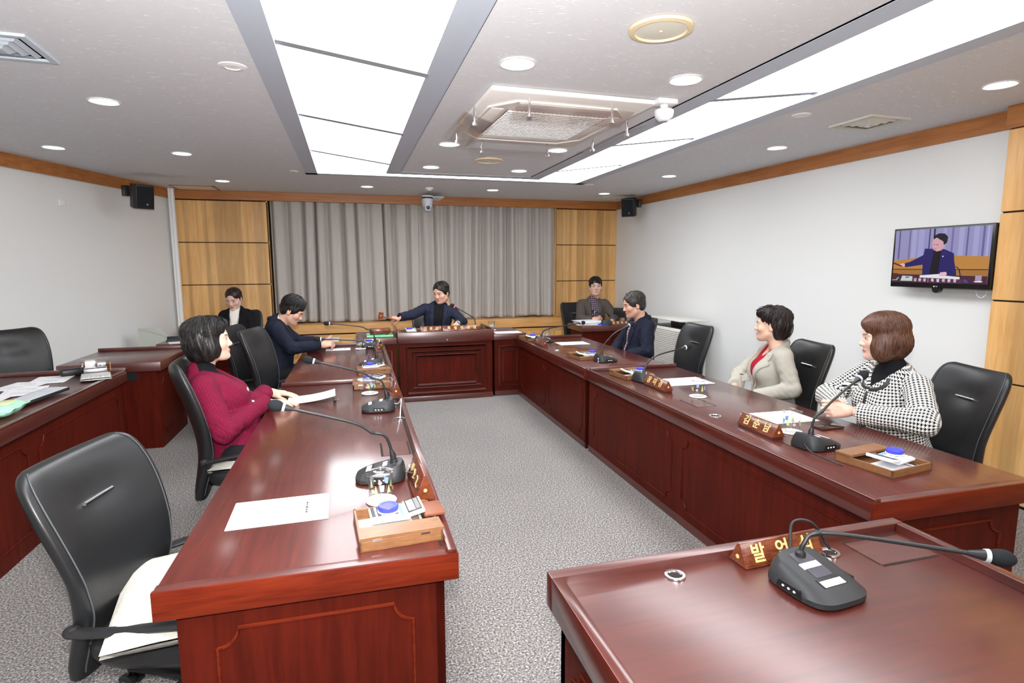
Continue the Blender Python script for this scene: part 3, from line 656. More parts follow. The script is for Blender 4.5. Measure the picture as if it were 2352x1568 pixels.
# staff desks
def staff_desk(lb, x0, x1, y0, y1, zt, rim=(), mould=()):
    t = thing('staff_desk', lb, 'desk', ((x0+x1)/2, (y0+y1)/2, 0)); a, c = (x1-x0)/2, (y1-y0)/2
    MB().box((-a, -c, zt-.075), (a, c, zt), M_MAHX, bev=.003).out('desktop', t)
    q = MB(); q.box((-a+.04, -c+.035, 0), (a-.04, -c+.06, zt-.07), M_MAHZ)
    if 'hole' in mould:
        q.out('front_panel', t); q = MB(); q.lathe([(.032, 0), (.04, 0), (.04, .004), (.032, .004)], M_BLKP, 24, TR((a-.22, -c+.034, zt-.115), rx=PI/2)); q.lathe([(0, 0), (.033, 0), (.033, .001), (0, .001)], M_DARKGAP, 20, TR((a-.22, -c+.034, zt-.115), rx=PI/2)); q.out('cable_hole', t)
    else:
        moulding(q, TR((0, -c+.034, 0)), -a+.13, a-.13, .1, zt-.16, M_MAHZ); q.out('front_panel', t)
    q = MB(); q.box((a-.06, -c+.06, 0), (a-.035, c-.035, zt-.07), M_MAHZ)
    k = 2 if y1-y0 > 1.2 else 1; pl = (2*c-.1)/k
    for i in range(k): moulding(q, TR((a-.034, 0, 0)) @ Matrix.Rotation(PI/2, 4, 'Z'), -c+.05+i*pl+.06, -c+.05+(i+1)*pl-.06, .1, zt-.15, M_MAHZ)
    q.out('side_panel', t)
    MB().box((-a+.04, -c+.06, 0), (-a+.065, c-.035, zt-.07), M_MAHZ).out('side_panel', t)
    if 'far' in rim: MB().box((-a, c-.03, zt), (a, c, zt+.03), M_MAHX, bev=.003).out('far_rim', t)
    if 'right' in rim: MB().box((a-.035, -c, zt), (a, c, zt+.012), M_MAHY, bev=.003).out('side_rim', t)
    return t
staff_desk('long dark desk with keyboard and papers along the left edge of the picture', -2.46, -1.66, 2.3, 4.955, .72, ('far', 'right'))
staff_desk('mahogany desk with round black cable hole, behind the crimson woman', -2.25, -1.52, 5.27, 6.1, .735, ('far',), ('hole',))
staff_desk('clerk\'s mahogany desk in front of the woman with white turtleneck', -1.93, -.95, 6.6, 7.2, .72)
staff_desk('mahogany desk with document pile in front of the bespectacled man', 2.93, 3.83, 6.97, 7.5, .715)

# ------------------------------------------------------------------ chairs
def chair_proto():
    t = thing('swivel_chair', '', 'chair')
    sp = [(-.235, .26, .175, .032), (-.228, .31, .188, .036), (-.212, .40, .2, .038), (-.205, .48, .21, .038), (-.213, .56, .222, .037), (-.232, .65, .234, .036), (-.258, .74, .244, .036), (-.285, .82, .247, .036), (-.308, .885, .24, .034), (-.322, .925, .226, .030), (-.329, .948, .205, .022), (-.332, .957, .175, .008)]
    A = np.array(sp); s = np.linspace(0, len(A)-1, 44); A = np.stack([np.interp(s, np.arange(len(A)), A[:, k]) for k in range(4)], 1)
    for _ in range(3): A[1:-1] = (A[:-2]+2*A[1:-1]+A[2:])/4
    n = 44; rings = []; seamL = []; seamR = []
    for i in range(len(A)):
        x, z, w_, th = A[i]; d = A[min(i+1, len(A)-1)]-A[max(i-1, 0)]; tx, tz = d[0], d[1]; l = math.hypot(tx, tz); nx, nz = tz/l, -tx/l
        rg = []
        for j in range(n):
            a = 2*PI*j/n; c, s_ = math.cos(a), math.sin(a)
            e = .5; yy = w_*math.copysign(abs(c)**(2/3.6), c); tt = th*math.copysign(abs(s_)**(2/2.6), s_)
            bend = .055*(yy/.24)**2*min(1, max(0, (z-.3)/.3))
            off = tt + bend
            if s_ > 0: off -= .016*math.exp(-((yy/.09)**2+((z-.80)/.055)**2)) - .006*math.exp(-((z-.5)/.06)**2)
            rg.append((x+nx*off, yy, z+nz*off))
        rings.append(rg); seamL.append(rg[4]); seamR.append(rg[n//2-4])
    q = MB(); q.loft(rings, M_LEATH)
    M_STI = mat('stitch_thread', (.06, .065, .07), .7)
    for sm in (seamL, seamR): q.tube([(p[0]+.0015, p[1], p[2]) for p in sm[2:-3]], .0022, M_STI, 5)
    br = q.out('backrest', t, smooth=60)
    MB().tube([(-.238, -.062, .802), (-.2385, 0, .802), (-.238, .062, .802)], .006, M_CHROME, 10).out('accent_bar', br)
    rings = []
    for k, (z, f) in enumerate(((.325, .86), (.335, .95), (.36, 1.0), (.39, 1.0), (.408, .96), (.418, .86), (.42, .6))):
        rings.append([(.04+.255*f*math.copysign(abs(math.cos(a))**.55, math.cos(a)), .235*f*math.copysign(abs(math.sin(a))**.55, math.sin(a)), z-(.012 if math.cos(a) > .8 else 0)) for a in [2*PI*j/40 for j in range(40)]])
    q = MB(); q.loft(rings, M_LEATH); q.out('seat', t, smooth=60)
    for s in (-1, 1):
        q = MB(); pts = bez([(-.19, s*.225, .470), (-.10, s*.258, .490), (.05, s*.272, .512), (.17, s*.268, .515), (.205, s*.262, .49), (.17, s*.25, .42), (.1, s*.22, .345)], 7)
        q.tube(pts, [(.012, .02)]*len(pts), M_BLKP, 12); q.ell((-.19, s*.224, .470), (.022, .02, .02), M_BLKP); q.out('armrest', t)
    q = MB(); q.cyl((0, 0, .08), (0, 0, .22), .028, M_BLKP).cyl((0, 0, .2), (0, 0, .31), .018, M_CHROME).box((-.11, -.07, .295), (.11, .07, .33), M_BLKP, bev=.01).box((-.22, -.03, .28), (-.05, .03, .31), M_BLKP, bev=.006); q.out('gas_column', t)
    for k in range(5):
        T = Matrix.Rotation(2*PI*k/5+.3, 4, 'Z')
        q = MB(); q.tube([(.02, 0, .1), (.12, 0, .095), (.26, 0, .075)], [(.02, .025), (.018, .022), (.012, .017)], M_BLKP, 10, T); l = q.out('leg', t)
        q = MB()
        for s in (-1, 1): q.lathe([(0, -.009), (.02, -.009), (.028, -.005), (.028, .007), (.022, .01), (0, .01)], M_BLKP, 18, T @ TR((.265, s*.017, .028), rx=PI/2)); q.lathe([(0, -.011), (.008, -.011), (.008, .011), (0, .011)], M_STEEL, 10, T @ TR((.265, s*.017, .028), rx=PI/2))
        q.cyl((.262, 0, .03), (.262, 0, .078), .008, M_BLKP, T=T); q.out('caster', l)
    return t
ch0 = chair_proto(); first = [True]
def chair(x, y, rz, lb, sc=(1, 1)):
    if first[0]:
        first[0] = False; o = ch0; o.location = (x, y, 0); o.rotation_euler = (0, 0, rz); o['label'] = lb
    else: o = dup(ch0, (x, y, 0), rz, lb)
    o['group'] = 'black leather swivel chairs'
    o.scale = (sc[0], sc[0], sc[1])
    return o
chair(-.555, 2.06, R(-12), 'empty black leather chair with cream cushion, at the near end of the left desk', (1.15, .95))
chair(-.58, 3.46, R(4), 'black leather chair under the woman in crimson jacket', (1.04, 1.05))
chair(-.52, 5.13, R(-14), 'empty black leather chair with pale cushion between the crimson woman and the bowed man', (1.04, 1.03))
chair(-.80, 5.72, R(-16), 'black leather chair mostly hidden behind the empty chair, back of the bowed man')
chair(-1.30, 7.62, R(-86), 'black leather chair under the woman with the white turtleneck')
chair(1.02, 7.40, R(-93), 'black leather chair behind the man swinging the gavel', (1, .93))
chair(3.28, 7.75, R(-80), 'black leather chair under the man in glasses')
chair(2.78, 5.50, R(172), 'black leather chair under the older man in dark navy jacket')
chair(2.83, 4.62, R(180), 'empty black leather chair on the right, before the white air purifier')
chair(2.90, 3.36, R(170), 'black leather chair under the woman in pale grey blazer')
chair(2.93, 2.30, R(164), 'black leather chair under the woman in houndstooth jacket, by the oak pier')
chair(-2.44, 5.36, R(-38), 'empty black leather chair against the bare left wall, behind the keyboard desk', (1.05, 1.05))
for o in list(C.objects):
    if o.name.startswith('accent_bar') and o.parent and o.parent.parent and any(w_ in o.parent.parent['label'] for w_ in ('bare left wall', 'between the crimson')): bpy.data.objects.remove(o)
# seat cushions
def cushion(loc, rz, lb, sx=.25, sy=.23, th=.03, m=M_CUSH, ry=0):
    q = MB(); n = 22; vs = []; fs = []
    for s in (1, -1):
        o = len(vs)
        for i in range(n):
            for j in range(n):
                u, v = -1+2*i/(n-1), -1+2*j/(n-1)
                pin = 1-.07*(1-(abs(v))**2)*abs(u)**3; pin2 = 1-.07*(1-abs(u)**2)*abs(v)**3
                h = .006+th*((1-abs(u)**5)*(1-abs(v)**5))**.5
                vs.append((sx*u*pin2, sy*v*pin, s*h+.003*math.sin(u*9+v*5)*(1-abs(u)))); 
        for i in range(n-1):
            for j in range(n-1):
                f = (o+i*n+j, o+(i+1)*n+j, o+(i+1)*n+j+1, o+i*n+j+1); fs.append(f if s > 0 else f[::-1])
    b2 = bmesh.new(); q.add(vs, fs, m); o = q.out('seat_cushion', smooth=70); o.location = loc; o.rotation_euler = (0, ry, rz)
    return tag(o, lb, 'cushion', 'seat cushions')
cushion((-.46, 2.0, .455), R(10), 'cream quilted seat cushion on the empty near-left chair', .285, .27, .036)
cushion((-.55, 3.46, .440), R(4), 'white cushion under the woman in crimson jacket', .22, .225, .02)
M_CUSHG = fabric('pale_grey_cushion', srgb(188, 188, 188)); cushion((-.44, 5.08, .445), R(-25), 'pale grey cushion on the empty chair beside the bowed man', .22, .21, .03, M_CUSHG)
# ------------------------------------------------------------------ microphones
def superring(cx, cy, a, c, z, n=40, p=3.6, slope=0.0):
    return [(cx + a*math.copysign(abs(math.cos(t))**(2/p), math.cos(t)), cy + c*math.copysign(abs(math.sin(t))**(2/p), math.sin(t)),
             z + slope*(cx + a*math.copysign(abs(math.cos(t))**(2/p), math.cos(t)))) for t in [2*PI*(j+.5)/n for j in range(n)]]
M_STICK = mat('white_sticker', srgb(236, 238, 242), .6)
M_RED = mat('red_led_ring', (.8, .03, .04), .3, emit=(1, .05, .06, 1), es=2.5)
M_RINGW = mat('clear_ring', srgb(196, 202, 210), .25)
def microphone(lb, loc, rz, path, on=False, bs=1.13):
    """base with its sloped front towards local +x; path = gooseneck points in local space"""
    t = thing('gooseneck_microphone', lb, 'microphone', loc, rz, 'black gooseneck microphones'); t.scale = (bs, bs, bs); path = [tuple(c_/bs for c_ in p_) if i_ > 1 else p_ for i_, p_ in enumerate(path)]
    sl = -.24; q = MB()
    rings = [superring(0, 0, .082, .068, .001), superring(0, 0, .086, .072, .004), superring(0, 0, .086, .072, .016), superring(-.004, 0, .077, .062, .034, slope=sl*.6), superring(-.008, 0, .066, .052, .043, slope=sl), superring(-.008, 0, .06, .046, .0445, slope=sl)]
    q.loft(rings, M_BLKM); q.out('base', t, smooth=40)
    zt = lambda x: .0455 + sl*x
    def plate(x0, x1, y0, y1, m, name, dz=.0006):
        q = MB(); q.add([(x0, y0, zt(x0)+dz), (x1, y0, zt(x1)+dz), (x1, y1, zt(x1)+dz), (x0, y1, zt(x0)+dz), (x0, y0, zt(x0)-.003), (x1, y0, zt(x1)-.003), (x1, y1, zt(x1)-.003), (x0, y1, zt(x0)-.003)],
              [(0, 1, 2, 3), (7, 6, 5, 4), (0, 4, 5, 1), (1, 5, 6, 2), (2, 6, 7, 3), (3, 7, 4, 0)], m); return q.out(name, t, smooth=0)
    plate(-.055, .022, -.022, .022, mat('mic_display', srgb(70, 68, 76), .25), 'display_strip', .0004)
    plate(-.022, -.006, -.026, .02, M_STICK, 'sticker', .001)
    plate(.026, .05, -.03, .03, mat('mic_slot', (.008, .008, .009), .4), 'label_slot', .0004); plate(.033, .05, -.027, .027, M_STICK, 'name_label', .0011)
    for s in (-1, 1):
        q = MB()
        q.prism([(-.035, .008), (.035, .008), (.028, .026), (-.028, .026)], -.002, .002, mat('mic_slot'), Matrix.Translation((0, s*.0705, 0)) @ Matrix.Rotation(PI/2, 4, 'X'))
        q.out('button_recess', t, smooth=0)
        for k in range(3): MB().ell((-.015+k*.015, s*.0725, .016), (.0035, .0015, .0025), M_LED, n=8).out('button', t)
    P = bez(path, 10); st = Vector(P[0])
    q = MB(); q.tube([st+Vector((0, 0, -.035)), st+Vector((0, 0, -.012)), st+Vector((0, 0, -.01)), P[1], P[3]], [.0155, .0145, .0115, .0105, .0065], M_BLKP, 16); q.out('neck_socket', t)
    nb = int(len(P)*.5); q = MB(); q.tube(P, .0052, M_BLKP, 10)
    d = (P[-1]-P[-3]).normalized(); k = 10*2 if len(path) > 3 else 10
    q.tube([P[k-2], P[k], P[k+2]], [.0058, .0075, .0055], M_BLKP, 10); q.out('gooseneck', t)
    e = P[-1]; q = MB(); q.tube([e-d*.002, e+d*.028], [.006, .0125], M_BLKP, 14); q.out('capsule', t)
    q = MB(); q.tube([e+d*.028, e+d*.036], [.0145, .0155], M_RED if on else M_RINGW, 16); q.out('led_ring', t)
    q = MB(); c = e+d*.058; Tq = Matrix.Translation(c) @ d.to_track_quat('Z', 'Y').to_matrix().to_4x4(); q.ell((0, 0, 0), (.0195, .0195, .027), M_FOAM, Tq, 20); q.out('foam_windscreen', t)
    return t
ZD = .669
std = lambda tx, tz, ty=0.0: [(-.045, 0, .075), (-.02, ty*.1, .15), (.03, ty*.2, .19), (.1, ty*.35, .21+(tz-.21)*.25), (tx, ty, tz)]
microphone('black microphone beside the covered glass mug at the near end of the left desk', (.095, 2.27, ZD), R(172), std(.315, .30, .03))
microphone('black microphone in front of the woman in crimson jacket', (.14, 3.40, ZD), R(178), std(.315, .295))
microphone('black microphone with calculator box before it, in front of the empty middle chair', (.155, 4.97, ZD), R(180), std(.36, .24))
microphone('black microphone in front of the bowed man in navy blazer', (.19, 6.12, ZD), R(180), std(.36, .255))
std2 = lambda tx, tz: [(-.04, 0, .07), (-.01, 0, .14), (.04, 0, .19), (.12, 0, .19+(tz-.19)*.4), (tx, 0, tz)]
microphone('black microphone in front of the woman in houndstooth jacket', (2.07, 2.11, ZD), R(6), [(-.03, 0, .065), (-.015, 0, .12), (.03, 0, .165), (.1, 0, .215), (.225, 0, .285)])
microphone('black microphone behind a gold-lettered name plate, pointing at the empty right chair', (2.08, 3.72, ZD), R(5), [(-.02, 0, .065), (0, 0, .11), (.05, 0, .165), (.12, 0, .19), (.30, 0, .222)])
microphone('black microphone in front of the older man in dark navy jacket', (2.16, 4.60, ZD), R(6), [(-.035, 0, .065), (-.02, 0, .12), (.02, 0, .185), (.09, 0, .245), (.205, 0, .295)])
microphone('black microphone on the far right desk, beside the podium side desk', (2.06, 5.98, ZD), R(3), [(-.03, 0, .065), (0, 0, .11), (.07, 0, .15), (.2, 0, .165), (.41, 0, .19)])
fm = microphone('large black microphone alone on the speaker desk in front', (1.175, 1.165, .651), R(-84), [(-.045, 0, .062), (-.044, .008, .086), (-.036, .03, .11), (.02, .092, .114), (.14, .25, .098)], bs=1.0); fm.scale = (1.2, 1.35, 1.15)
microphone('black microphone with red glowing ring beside the man swinging the gavel', (1.42, 6.62, .746), R(100), [(-.01, 0, .06), (.005, 0, .11), (.03, .02, .16), (.08, .07, .2), (.15, .165, .265)], on=True)
microphone('small black microphone in front of the man in glasses', (3.33, 7.10, .716), R(75), [(-.03, 0, .06), (-.01, 0, .1), (.03, .03, .13), (.06, .05, .14), (.12, .1, .15)])

# cables
def cable(pts, r, m, lb, n=8):
    q = MB(); q.tube(bez(pts, 8), r, m, 8); return tag(q.out('cable', smooth=60), lb, 'cable', 'desk cables')
cable([(1.995, 2.105, .69), (1.96, 2.06, .703), (1.925, 1.98, .695), (1.945, 1.9, .682), (1.975, 1.86, .672)], .0035, M_BLKP, 'black double cable looping behind the microphone of the houndstooth woman')
cable([(1.21, 1.30, .69), (1.27, 1.36, .735), (1.33, 1.345, .73), (1.365, 1.31, .66)], .0045, M_BLKP, 'black cable loop between the front microphone and the chrome desk grommet')
cable([(.225, 3.40, .70), (.25, 3.33, .715), (.262, 3.25, .76), (.252, 3.19, .72), (.245, 3.158, .668)], .003, M_WHITEP, 'white cable rising from the chrome grommet near the crimson woman')
q = MB(); q.tube([(.172, 2.25, .69), (.2, 2.25, .69)], .004, M_BLKP, 8).box((.2, 2.24, .683), (.225, 2.26, .699), mat('yellow_plug', srgb(226, 196, 40), .5), bev=.002).box((.205, 2.262, .69), (.225, 2.278, .71), M_WHITEP, bev=.002)
tag(q.out('cable_plug'), 'yellow and white cable plug between the near-left microphone and name plate', 'plug')
q = MB(); q.tube([(.222, 3.42, .69), (.245, 3.40, .692)], .004, M_BLKP, 8).box((.215, 3.41, .684), (.232, 3.43, .698), mat('yellow_plug'), bev=.002); tag(q.out('cable_plug'), 'yellow cable plug behind the microphone of the crimson woman', 'plug')
q = MB(); q.tube([(2.06, 4.53, .672), (2.085, 4.57, .69), (2.08, 4.6, .70)], .006, M_STEEL, 8).box((2.085, 4.53, .676), (2.10, 4.55, .69), mat('yellow_plug'), bev=.002).box((2.07, 4.55, .69), (2.085, 4.57, .708), M_WHITEP, bev=.002); tag(q.out('cable_plug'), 'white and yellow cable plugs behind the microphone of the older man', 'plug')

# ------------------------------------------------------------------ cups on coasters
M_TREE1, M_TREE2, M_TREE3 = mat('print_blue', srgb(150, 178, 222), .5), mat('print_pink', srgb(226, 168, 176), .5), mat('print_green', srgb(186, 212, 130), .5)
def cup_proto():
    t = thing('glass_mug', '', 'mug')
    q = MB(); q.lathe([(0, .001), (.031, .001), (.034, .004), (.034, .082), (.0315, .082), (.0315, .006), (0, .006)], M_GLASS, 36); q.out('mug_body', t, smooth=60)
    q = MB(); pts = bez([(0, .033, .068), (0, .048, .070), (0, .058, .06), (0, .058, .032), (0, .048, .021), (0, .033, .02)], 6); q.tube(pts, .0042, M_GLASS, 10); q.out('handle', t, smooth=60)
    q = MB(); q.lathe([(0, .0885), (.02, .0885), (.037, .086), (.038, .0835), (.03, .083), (.03, .078), (.026, .078), (.0, .0805)], M_GLASS, 36); q.lathe([(0, .099), (.011, .098), (.013, .094), (.008, .089), (0, .0885)], M_GLASS, 20); q.out('lid', t, smooth=60)
    q = MB()
    def on(a, pts, m):
        q.add([(.0344*math.cos(a+x/.0344), .0344*math.sin(a+x/.0344), z) for x, z in pts], [list(range(len(pts)))], m)
    for a, mm, k in ((0.0, M_TREE1, 0), (.55, M_TREE2, 1), (-.5, M_TREE3, 2), (1.4, M_TREE3, 2), (2.1, M_TREE1, 0), (-1.3, M_TREE2, 1), (2.9, M_TREE2, 1), (3.7, M_TREE1, 0), (4.3, M_TREE3, 2), (3.2, M_TREE3, 2)):
        if k == 0: on(a, [(-.005, .036), (.005, .036), (.0075, .055), (-.0075, .055)], mm)
        elif k == 1: on(a, [(.006*math.cos(v), .036+.0065*math.sin(v)) for v in [2*PI*i/10 for i in range(10)]], mm)
        else: on(a, [(-.0065, .03), (.0065, .03), (0, .054)], mm)
        on(a, [(-.0006, .02), (.0006, .02), (.0006, .034), (-.0006, .034)], M_INKL)
    q.out('printed_trees', t, smooth=0)
    return t
cp = cup_proto(); f2 = [True]
q = MB(); q.lathe([(0, 0), (.052, 0), (.055, .003), (.053, .006), (.047, .0055), (.045, .004), (0, .004)], M_COASTER, 40); co = q.out('coaster', smooth=50); tag(co, '', 'coaster')
def cup(x, y, z, rz, lb, lb2):
    if f2[0]: f2[0] = False; o = cp; c = co; o.location = (x, y, z+.0045); o.rotation_euler = (0, 0, rz); c.location = (x, y, z); o['label'] = lb; c['label'] = lb2
    else: o = dup(cp, (x, y, z+.0045), rz, lb); c = dup(co, (x, y, z), 0, lb2)
    o.scale = (1.26, 1.26, 1.26); o['group'] = 'covered glass mugs'; c['group'] = 'white coasters'
cup(.083, 2.035, ZD, R(60), 'covered glass mug with tree prints beside the near-left calculator', 'white round coaster beside the near-left calculator box')
cup(.107, 3.86, ZD, R(75), 'covered glass mug behind the microphone of the crimson woman', 'white round coaster behind the microphone of the crimson woman')
cup(.089, 6.02, ZD, R(70), 'covered glass mug beside the microphone of the bowed man', 'white round coaster beside the microphone of the bowed man')
cup(2.139, 3.157, ZD, R(-60), 'covered glass mug standing alone by the paper of the grey blazer woman', 'white round coaster by the paper of the grey blazer woman')
cup(2.128, 2.33, ZD, R(-40), 'covered glass mug beside the microphone of the houndstooth woman', 'white round coaster beside the microphone of the houndstooth woman')
cup(2.165, 6.22, ZD, R(-70), 'covered glass mug on the far right desk near the podium', 'white round coaster on the far right desk near the podium')
cup(1.66, 6.78, .729, R(-90), 'covered glass mug on the side desk right of the podium', 'white round coaster on the side desk right of the podium')

# ------------------------------------------------------------------ name plates
def nameplate(lb, loc, rz, Ln, txt, size, step, m=M_ROSEX, ht=.062, wd=.075, base=True, both=False, back=True):
    """triangular bar along local x, written face towards local -y"""
    t = thing('name_plate', lb, 'name plate', loc, rz, 'wooden name plates')
    q = MB(); z0 = .014 if base else 0; h = Ln/2
    tri = [(-wd/2, z0), (wd/2, z0), (.004, z0+ht), (-.004, z0+ht)]
    vs = [(-h, y, z) for y, z in tri] + [(h, y, z) for y, z in tri]
    b2 = bmesh.new(); bv = [b2.verts.new(p) for p in vs]
    for f in [(3, 2, 1, 0), (4, 5, 6, 7), (0, 1, 5, 4), (1, 2, 6, 5), (2, 3, 7, 6), (3, 0, 4, 7)]: b2.faces.new([bv[k] for k in f])
    bmesh.ops.bevel(b2, geom=list(b2.edges), offset=.002, segments=2, profile=.5, affect='EDGES'); q.bm(b2, m); q.out('prism', t)
    if base: MB().box((-h*.97, -wd*.42, 0), (h*.97, wd*.42, z0+.002), M_MAHX, bev=.001, seg=1).out('base_strip', t)
    a = math.atan2(ht, wd/2-.004); zc = z0+ht*.5; yc = -(wd/2+.004)/2
    for sgn in ((1, -1) if both else (1,)):
        Tf = Matrix.Rotation(0 if sgn > 0 else PI, 4, 'Z') @ TR((0, yc-.0008, zc), rx=a)
        for i, ch in enumerate(txt):
            v, f = text_mesh(ch, size, .0006, .0012); MB().add(v, f, M_GOLD, Tf @ TR(((i-(len(txt)-1)/2)*step, 0, .0008))).out('letter', t, smooth=0)
    for s in (-1, 1): MB().cyl((s*h, 0, z0+ht*.38), (s*(h+.0012), 0, z0+ht*.38), .0065, M_GOLD, n=16).out('gold_dot', t)
    return t
nameplate('rosewood name plate with three gold characters, before the mug of the houndstooth woman', (1.973, 2.37, ZD), R(-91), .27, '김춘남', .052, .075)
nameplate('rosewood name plate with gold characters before the microphone at the empty right chair', (2.02, 3.46, ZD), R(-91), .29, '장미경', .052, .078)
nameplate('rosewood name plate on the far right desk near the podium', (1.95, 5.75, ZD), R(-91), .26, '', .05, .07)
nameplate('rosewood name plate with gold characters on the speaker desk in front', (1.195, 1.335, .6515), R(3), .285, '발언석', .055, .088, base=False)
nameplate('dark name plate with three characters on the podium front edge', (.865, 6.395, .7855), 0, .235, '김원섭', .04, .064, wd=.05, ht=.056, base=False)
nameplate('longer dark name plate with five characters on the podium front edge', (1.215, 6.395, .7855), 0, .44, '특별위원장', .04, .074, wd=.05, ht=.056, base=False)
nameplate('dark name plate with white characters on the desk of the man in glasses', (3.50, 7.03, .716), 0, .29, '전문위원', .04, .062, wd=.05, ht=.05, base=False)
def script(t, Tf):
    for k, pts in enumerate(([(-.09, .01), (-.075, .02), (-.07, -.004), (-.085, -.012)], [(-.02, .018), (-.005, 0), (-.022, -.018), (0, -.012)], [(.05, .016), (.07, .012), (.062, -.012), (.085, -.016)])):
        q = MB(); q.tube([tuple(Tf @ Vector((x, y, .0008))) for x, y in pts], .002, M_GOLD, 6); q.out('letter', t)
pl = nameplate('rosewood name plate with gold script beside the mug at the near left desk end', (.232, 2.10, ZD), R(-89.3), .27, '', .05, .07, ht=.092)
a = math.atan2(.092, .0335); script(pl, TR((0, -.0218, .06), rx=a))
nameplate('rosewood name plate by the wooden tray near the crimson woman', (.262, 3.78, ZD), R(-89.3), .24, '', .05, .07, ht=.09)
nameplate('small name plate with gold dot before the microphone of the bowed man', (.258, 5.88, ZD), R(-89.3), .24, '', .05, .07, ht=.08)

# ------------------------------------------------------------------ wooden trays with calculators, caps, pens
M_CALC, M_CALCW = mat('calculator_beige', srgb(224, 220, 206), .45), mat('calculator_white', srgb(226, 232, 238), .45)
M_KEYD, M_KEYG, M_KEYB = mat('dark_key', srgb(62, 64, 70), .5), mat('grey_key', srgb(196, 196, 184), .5), mat('blue_key', srgb(110, 160, 206), .5)
M_LCD = mat('lcd', srgb(120, 124, 130), .2)
def calc_proto(m, name):
    t = thing('calculator', '', 'calculator')
    q = MB(); q.box((-.055, -.08, 0), (.055, .045, .013), m, bev=.005); q.box((-.055, .035, .002), (.055, .095, .016), m, TR((0, .0, -.003), rx=R(12)), bev=.004); q.out('casing', t)
    q = MB(); q.box((-.049, .042, .012), (.049, .088, .0175), M_BLKP, TR((0, 0, -.003), rx=R(12)), bev=.001); q.out('bezel', t)
    q = MB(); q.box((-.042, .045, .017), (.042, .068, .0182), M_LCD, TR((0, 0, -.003), rx=R(12))); q.out('display', t)
    q = MB(); q.box((-.042, .071, .017), (.042, .084, .0182), mat('solar_cell', srgb(60, 50, 46), .2), TR((0, 0, -.003), rx=R(12))); q.out('solar_cell', t)
    for i in range(5):
        for j in range(6):
            mm = M_KEYB if (j == 5) else (M_KEYD if i < 4 else M_KEYG) if m is M_CALC else (M_KEYG if i < 4 else M_KEYB)
            MB().box((-.048+i*.0198, -.074+j*.018, .012), (-.033+i*.0198, -.063+j*.018, .0165), mm, bev=.0015, seg=1).out('key', t)
    return t
ca = calc_proto(M_CALC, 'a'); cw = calc_proto(M_CALCW, 'b')
q = MB(); q.lathe([(0, 0), (.031, 0), (.033, .003), (.033, .014), (.0305, .0175), (.02, .018), (.019, .017), (0, .017)], M_BLUE, 40).lathe([(0, -.003), (.0345, -.003), (.0345, .001), (0, .001)], M_COASTER, 40)
cap0 = q.out('blue_round_tin'); tag(cap0, '', 'tin')
q = MB(); q.cyl((0, -.07, .005), (0, .055, .005), .0048, M_BLKP, n=10).cyl((0, .055, .005), (0, .072, .005), .0045, M_STEEL, r1=.001, n=10).box((-.0015, -.066, .0095), (.0015, -.03, .0112), M_STEEL); pen0 = q.out('pen'); tag(pen0, '', 'pen')
q = MB(); q.cyl((0, -.07, .005), (0, .055, .005), .0048, mat('white_pen', srgb(230, 232, 236), .4), n=10).cyl((0, .055, .005), (0, .072, .005), .0045, mat('teal', srgb(40, 120, 190), .4), r1=.001, n=10); pen1 = q.out('pen'); tag(pen1, '', 'pen')
q = MB(); q.box((-.085, -.06, 0), (.085, .06, .006), M_PAPER, bev=.001, seg=1); memo0 = q.out('memo_pad'); tag(memo0, '', 'memo pad')
U = {}
def put(proto, key, loc, rz, lb, group):
    if key not in U: U[key] = 1; o = proto; o.location = loc; o.rotation_euler = (0, 0, rz); o['label'] = lb
    else: o = dup(proto, loc, rz, lb)
    o['group'] = group; return o
def desk_tray(lb, where, loc, rz, calc='a', lid='near', tilt=0, pens=2, calc_rz=-90, capoff=(-.02, -.0)):
    """open wooden tray .25 x .25; local +y towards the room's back"""
    t = thing('desk_tray', lb, 'tray', loc, rz, 'wooden desk trays')
    w, h = .125, .032
    q = MB(); q.box((-w, -w, 0), (w, w, .004), M_BOX)
    q.out('tray_floor', t)
    for lo, hi in (((-w, -w, 0), (w, -w+.008, h)), ((-w, w-.008, 0), (w, w, h)), ((-w, -w, 0), (-w+.008, w, h)), ((w-.008, -w, 0), (w, w, h))): MB().box(lo, hi, M_BOX, bev=.001, seg=1).out('tray_wall', t)
    s = -1 if lid == 'near' else 1
    q = MB(); q.box((-w-.003, min(s*w, s*(w-.075)), h), (w+.003, max(s*w, s*(w-.075)), h+.012), M_BOX, bev=.0015, seg=1); q.out('lid', t)
    for x in (-.075, .07): MB().box((x-.014, s*w-.001 if s > 0 else -w-.0015, h-.004), (x+.014, s*w+.0015 if s > 0 else -w+.001, h+.004), M_CHROME).out('hinge', t)
    T = Matrix.Translation(loc) @ Matrix.Rotation(rz, 4, 'Z'); P = lambda x, y, z: tuple(T @ Vector((x, y, z)))
    yo = .035 if s < 0 else -.035
    put(memo0, 'm', P(-.03, yo-.01, .0045), rz+R(2), 'white memo pad in ' + where, 'white memo pads')
    pr = ca if calc == 'a' else cw
    put(pr, calc, P(0, yo+.0, h-.0), rz+R(calc_rz), ('beige' if calc == 'a' else 'white') + ' calculator lying on ' + where, 'desk calculators')
    put(cap0, 'c', P(capoff[0], yo+capoff[1], h+.0205), rz, 'blue round tin on the calculator of ' + where, 'blue round tins')
    for k in range(pens): put(pen0 if k % 2 == 0 else pen1, 'p%d' % (k % 2), P(.097-.013*k if lid == 'near' else .09-.013*k, yo-.01+k*.012, .0045+.0*k), rz+R(6-9*k), ('black pen in ' if k % 2 == 0 else 'white pen in ') + where, 'desk pens')
    return t
desk_tray('open wooden tray with beige calculator at the near end of the left desk', 'the tray at the near left desk end', (.118, 1.795, ZD), R(4), pens=2)
